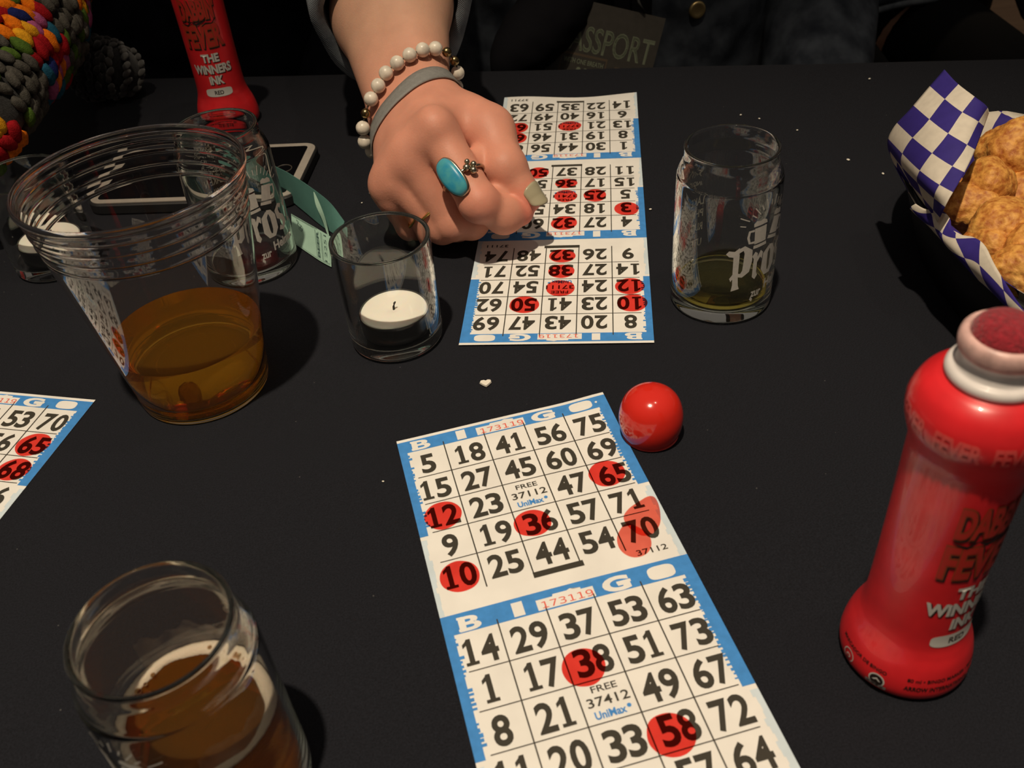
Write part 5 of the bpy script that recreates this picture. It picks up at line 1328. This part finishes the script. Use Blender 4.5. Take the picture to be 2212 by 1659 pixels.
# seats
M_SEAT = plain('dark_seat_vinyl', (.02, .016, .014), .5)
def stool(S, label, mat=None):
    t = thing('stool', label, 'stool', (S[0] / 1000, S[1] / 1000, FLOOR)); h = (S[2] - 108) / 1000 - FLOOR
    part(lathe([(0, h), (.17, h), (.18, h - .008), (.18, h - .04), (.17, h - .05), (0, h - .05)], 48), 'seat', mat or M_SEAT, t, normals=True)
    for k in range(4):
        a = pi / 4 + k * pi / 2; part(tube([(.13 * cos(a), .13 * sin(a), h - .05), (.19 * cos(a), .19 * sin(a), 0.0)], .014, 12), 'leg', M_WOODT, t)
stool(HIP1 + (0, 60, 0), 'dark round stool under the person in the middle'); stool(HIP2 + (0, 30, 0), 'round brown wooden stool under the person at the far right', plain('brown_seat_wood', (.36, .21, .11), .6, noise_amt=.2, scale=30)); stool(HIP3 + (0, 60, 0), 'dark round stool under the person at the far left')

# ------------------------------------------------------------------ crochet wrap and knit bundle at the left
YC = dict(red=(.30, .008, .012), orange=(.75, .17, .008), yellow=(.72, .33, .015), green=(.07, .13, .02), olive=(.22, .22, .02), blue=(.012, .018, .10), teal=(.015, .09, .15), purple=(.16, .025, .10), pink=(.36, .08, .20))
M_GREY = plain('grey_yarn', (.075, .07, .06), .95, noise_amt=.3, scale=500, bump=.6, bump_scale=1600, spec=.1)
YM = [M_GREY] + [plain(k + '_yarn', c, .95, noise_amt=.25, scale=500, bump=.6, bump_scale=1600, spec=.1) for k, c in YC.items()]
M_CHAR = plain('charcoal_yarn', (.022, .022, .022), .95, noise_amt=.4, scale=500, bump=.6, bump_scale=1600, spec=.1, sheen=.3)
S8V, S8F = uvsphere(10, 7)
def yarn_lump(path, rads, spacing, color_fn, origin, seed=0, fuzz=1.0):
    """a padded roll covered in crochet stitches; world millimetres"""
    r = random.Random(seed); P = np.array(path, float); mbs = {0: MB(), 1: MB()}
    dist = np.concatenate([[0], np.cumsum(np.linalg.norm(np.diff(P, axis=0), axis=1))]); L = dist[-1]
    def frame(s):
        c = np.array([np.interp(s, dist, P[:, k]) for k in range(3)]); c2 = np.array([np.interp(min(L, s + 4), dist, P[:, k]) for k in range(3)]); c0 = np.array([np.interp(max(0, s - 4), dist, P[:, k]) for k in range(3)])
        d = c2 - c0; d /= np.linalg.norm(d); a = np.cross(d, (0, 0, 1)); a /= np.linalg.norm(a); return c, d, a, np.cross(a, d), np.interp(s, dist, rads)
    core = MB(); nA = 40; ns = 40
    for i in range(ns):
        c, d, a, u, rad = frame(L * i / (ns - 1)); rad *= .93 * min(1, .25 + 3.5 * min(i, ns - 1 - i) / ns)
        for k in range(nA): t = 2 * pi * k / nA; core.v.append(tuple(c + (a * cos(t) + u * sin(t)) * rad))
    core.f = [(i * nA + k, i * nA + (k + 1) % nA, (i + 1) * nA + (k + 1) % nA, (i + 1) * nA + k) for i in range(ns - 1) for k in range(nA)] + [tuple(range(nA))[::-1], tuple(range((ns - 1) * nA, ns * nA))]; core.m = [0] * len(core.f)
    st = MB(); s = 2.0; row = 0
    while s < L - 2:
        c, d, a, u, rad = frame(s); rad *= min(1, .25 + 3.5 * min(s, L - s) / L); n = max(6, int(2 * pi * rad / (spacing * 1.15)))
        for k in range(n):
            t = 2 * pi * (k + .5 * (row % 2)) / n + r.uniform(-.06, .06); nn = a * cos(t) + u * sin(t); tt = -a * sin(t) + u * cos(t)
            mat, big = color_fn(s, t, r); ln = tt * .8 + d * r.uniform(-.2, .75); ln /= np.linalg.norm(ln); w2 = np.cross(nn, ln)
            q = c + nn * (rad + r.uniform(-1.0, 1.8)) + d * r.uniform(-1.5, 1.5); A_, B_, C_ = spacing * .80 * big, spacing * .47 * big, spacing * .40 * big; ph = r.uniform(0, 9)
            st.add([q + (ln * p[0] * A_ + w2 * p[1] * B_ + nn * p[2] * C_) * (1 + .16 * fuzz * noise.noise((p[0] * 2.2 + ph, p[1] * 2.2, p[2] * 2.2))) for p in S8V], S8F, mat)
        s += spacing * .82; row += 1
    for m_ in (core, st): m_.v = [tuple((np.array(p) - origin) / 1000) for p in m_.v]
    return core, st
def band_color(s, t, r):
    q = (s + 16 * cos(t) + 30) % 78
    if q < 40:
        c = int(((t * 3.1 + int((s + 16 * cos(t) + 30) / 78) * 2.3 + (q > 20) * 4.0) * 1.3) % 9) if r.random() < .75 else r.randrange(9)
        return 1 + [0, 1, 2, 3, 0, 5, 1, 8, 6][c], 1.12
    return (0 if r.random() < .9 else 4), .9
cw0 = np.array([-430., 640, 0])
path = [P3(110, -330, 120), P3(60, -140, 112), P3(30, 60, 98), P3(-28, 250, 78), P3(-110, 430, 43)]
core, st = yarn_lump(path, [52, 46, 43, 41, 40], 9.0, band_color, cw0, 3)
wr = thing('crochet_wrap', 'rainbow and grey crocheted wrap at the far left corner of the table', 'crochet wrap', tuple(cw0 / 1000))
part(core, 'lining', M_CHAR, wr); o = part(st, 'crochet_stitches', YM, wr); o['label'] = 'puffy crochet stitches in grey and many bright colours'
kb0 = P3(240, 170, 0)
core, st = yarn_lump([P3(150, 150, 26), P3(205, 146, 27), P3(262, 152, 22), P3(296, 160, 12)], [22, 24, 20, 9], 5.5, lambda s, t, r: (0 if s > 34 or r.random() < .04 else 1, 1.0), kb0, 9)
kb = thing('knit_bundle', 'dark charcoal fuzzy knit bundle lying beside the rainbow crochet wrap', 'knitwear', tuple(kb0 / 1000))
part(core, 'core', M_CHAR, kb); part(st, 'knit_stitches', [plain('grey_fuzz', (.06, .058, .055), .95, bump=.6, bump_scale=1600, sheen=.4), M_CHAR], kb)
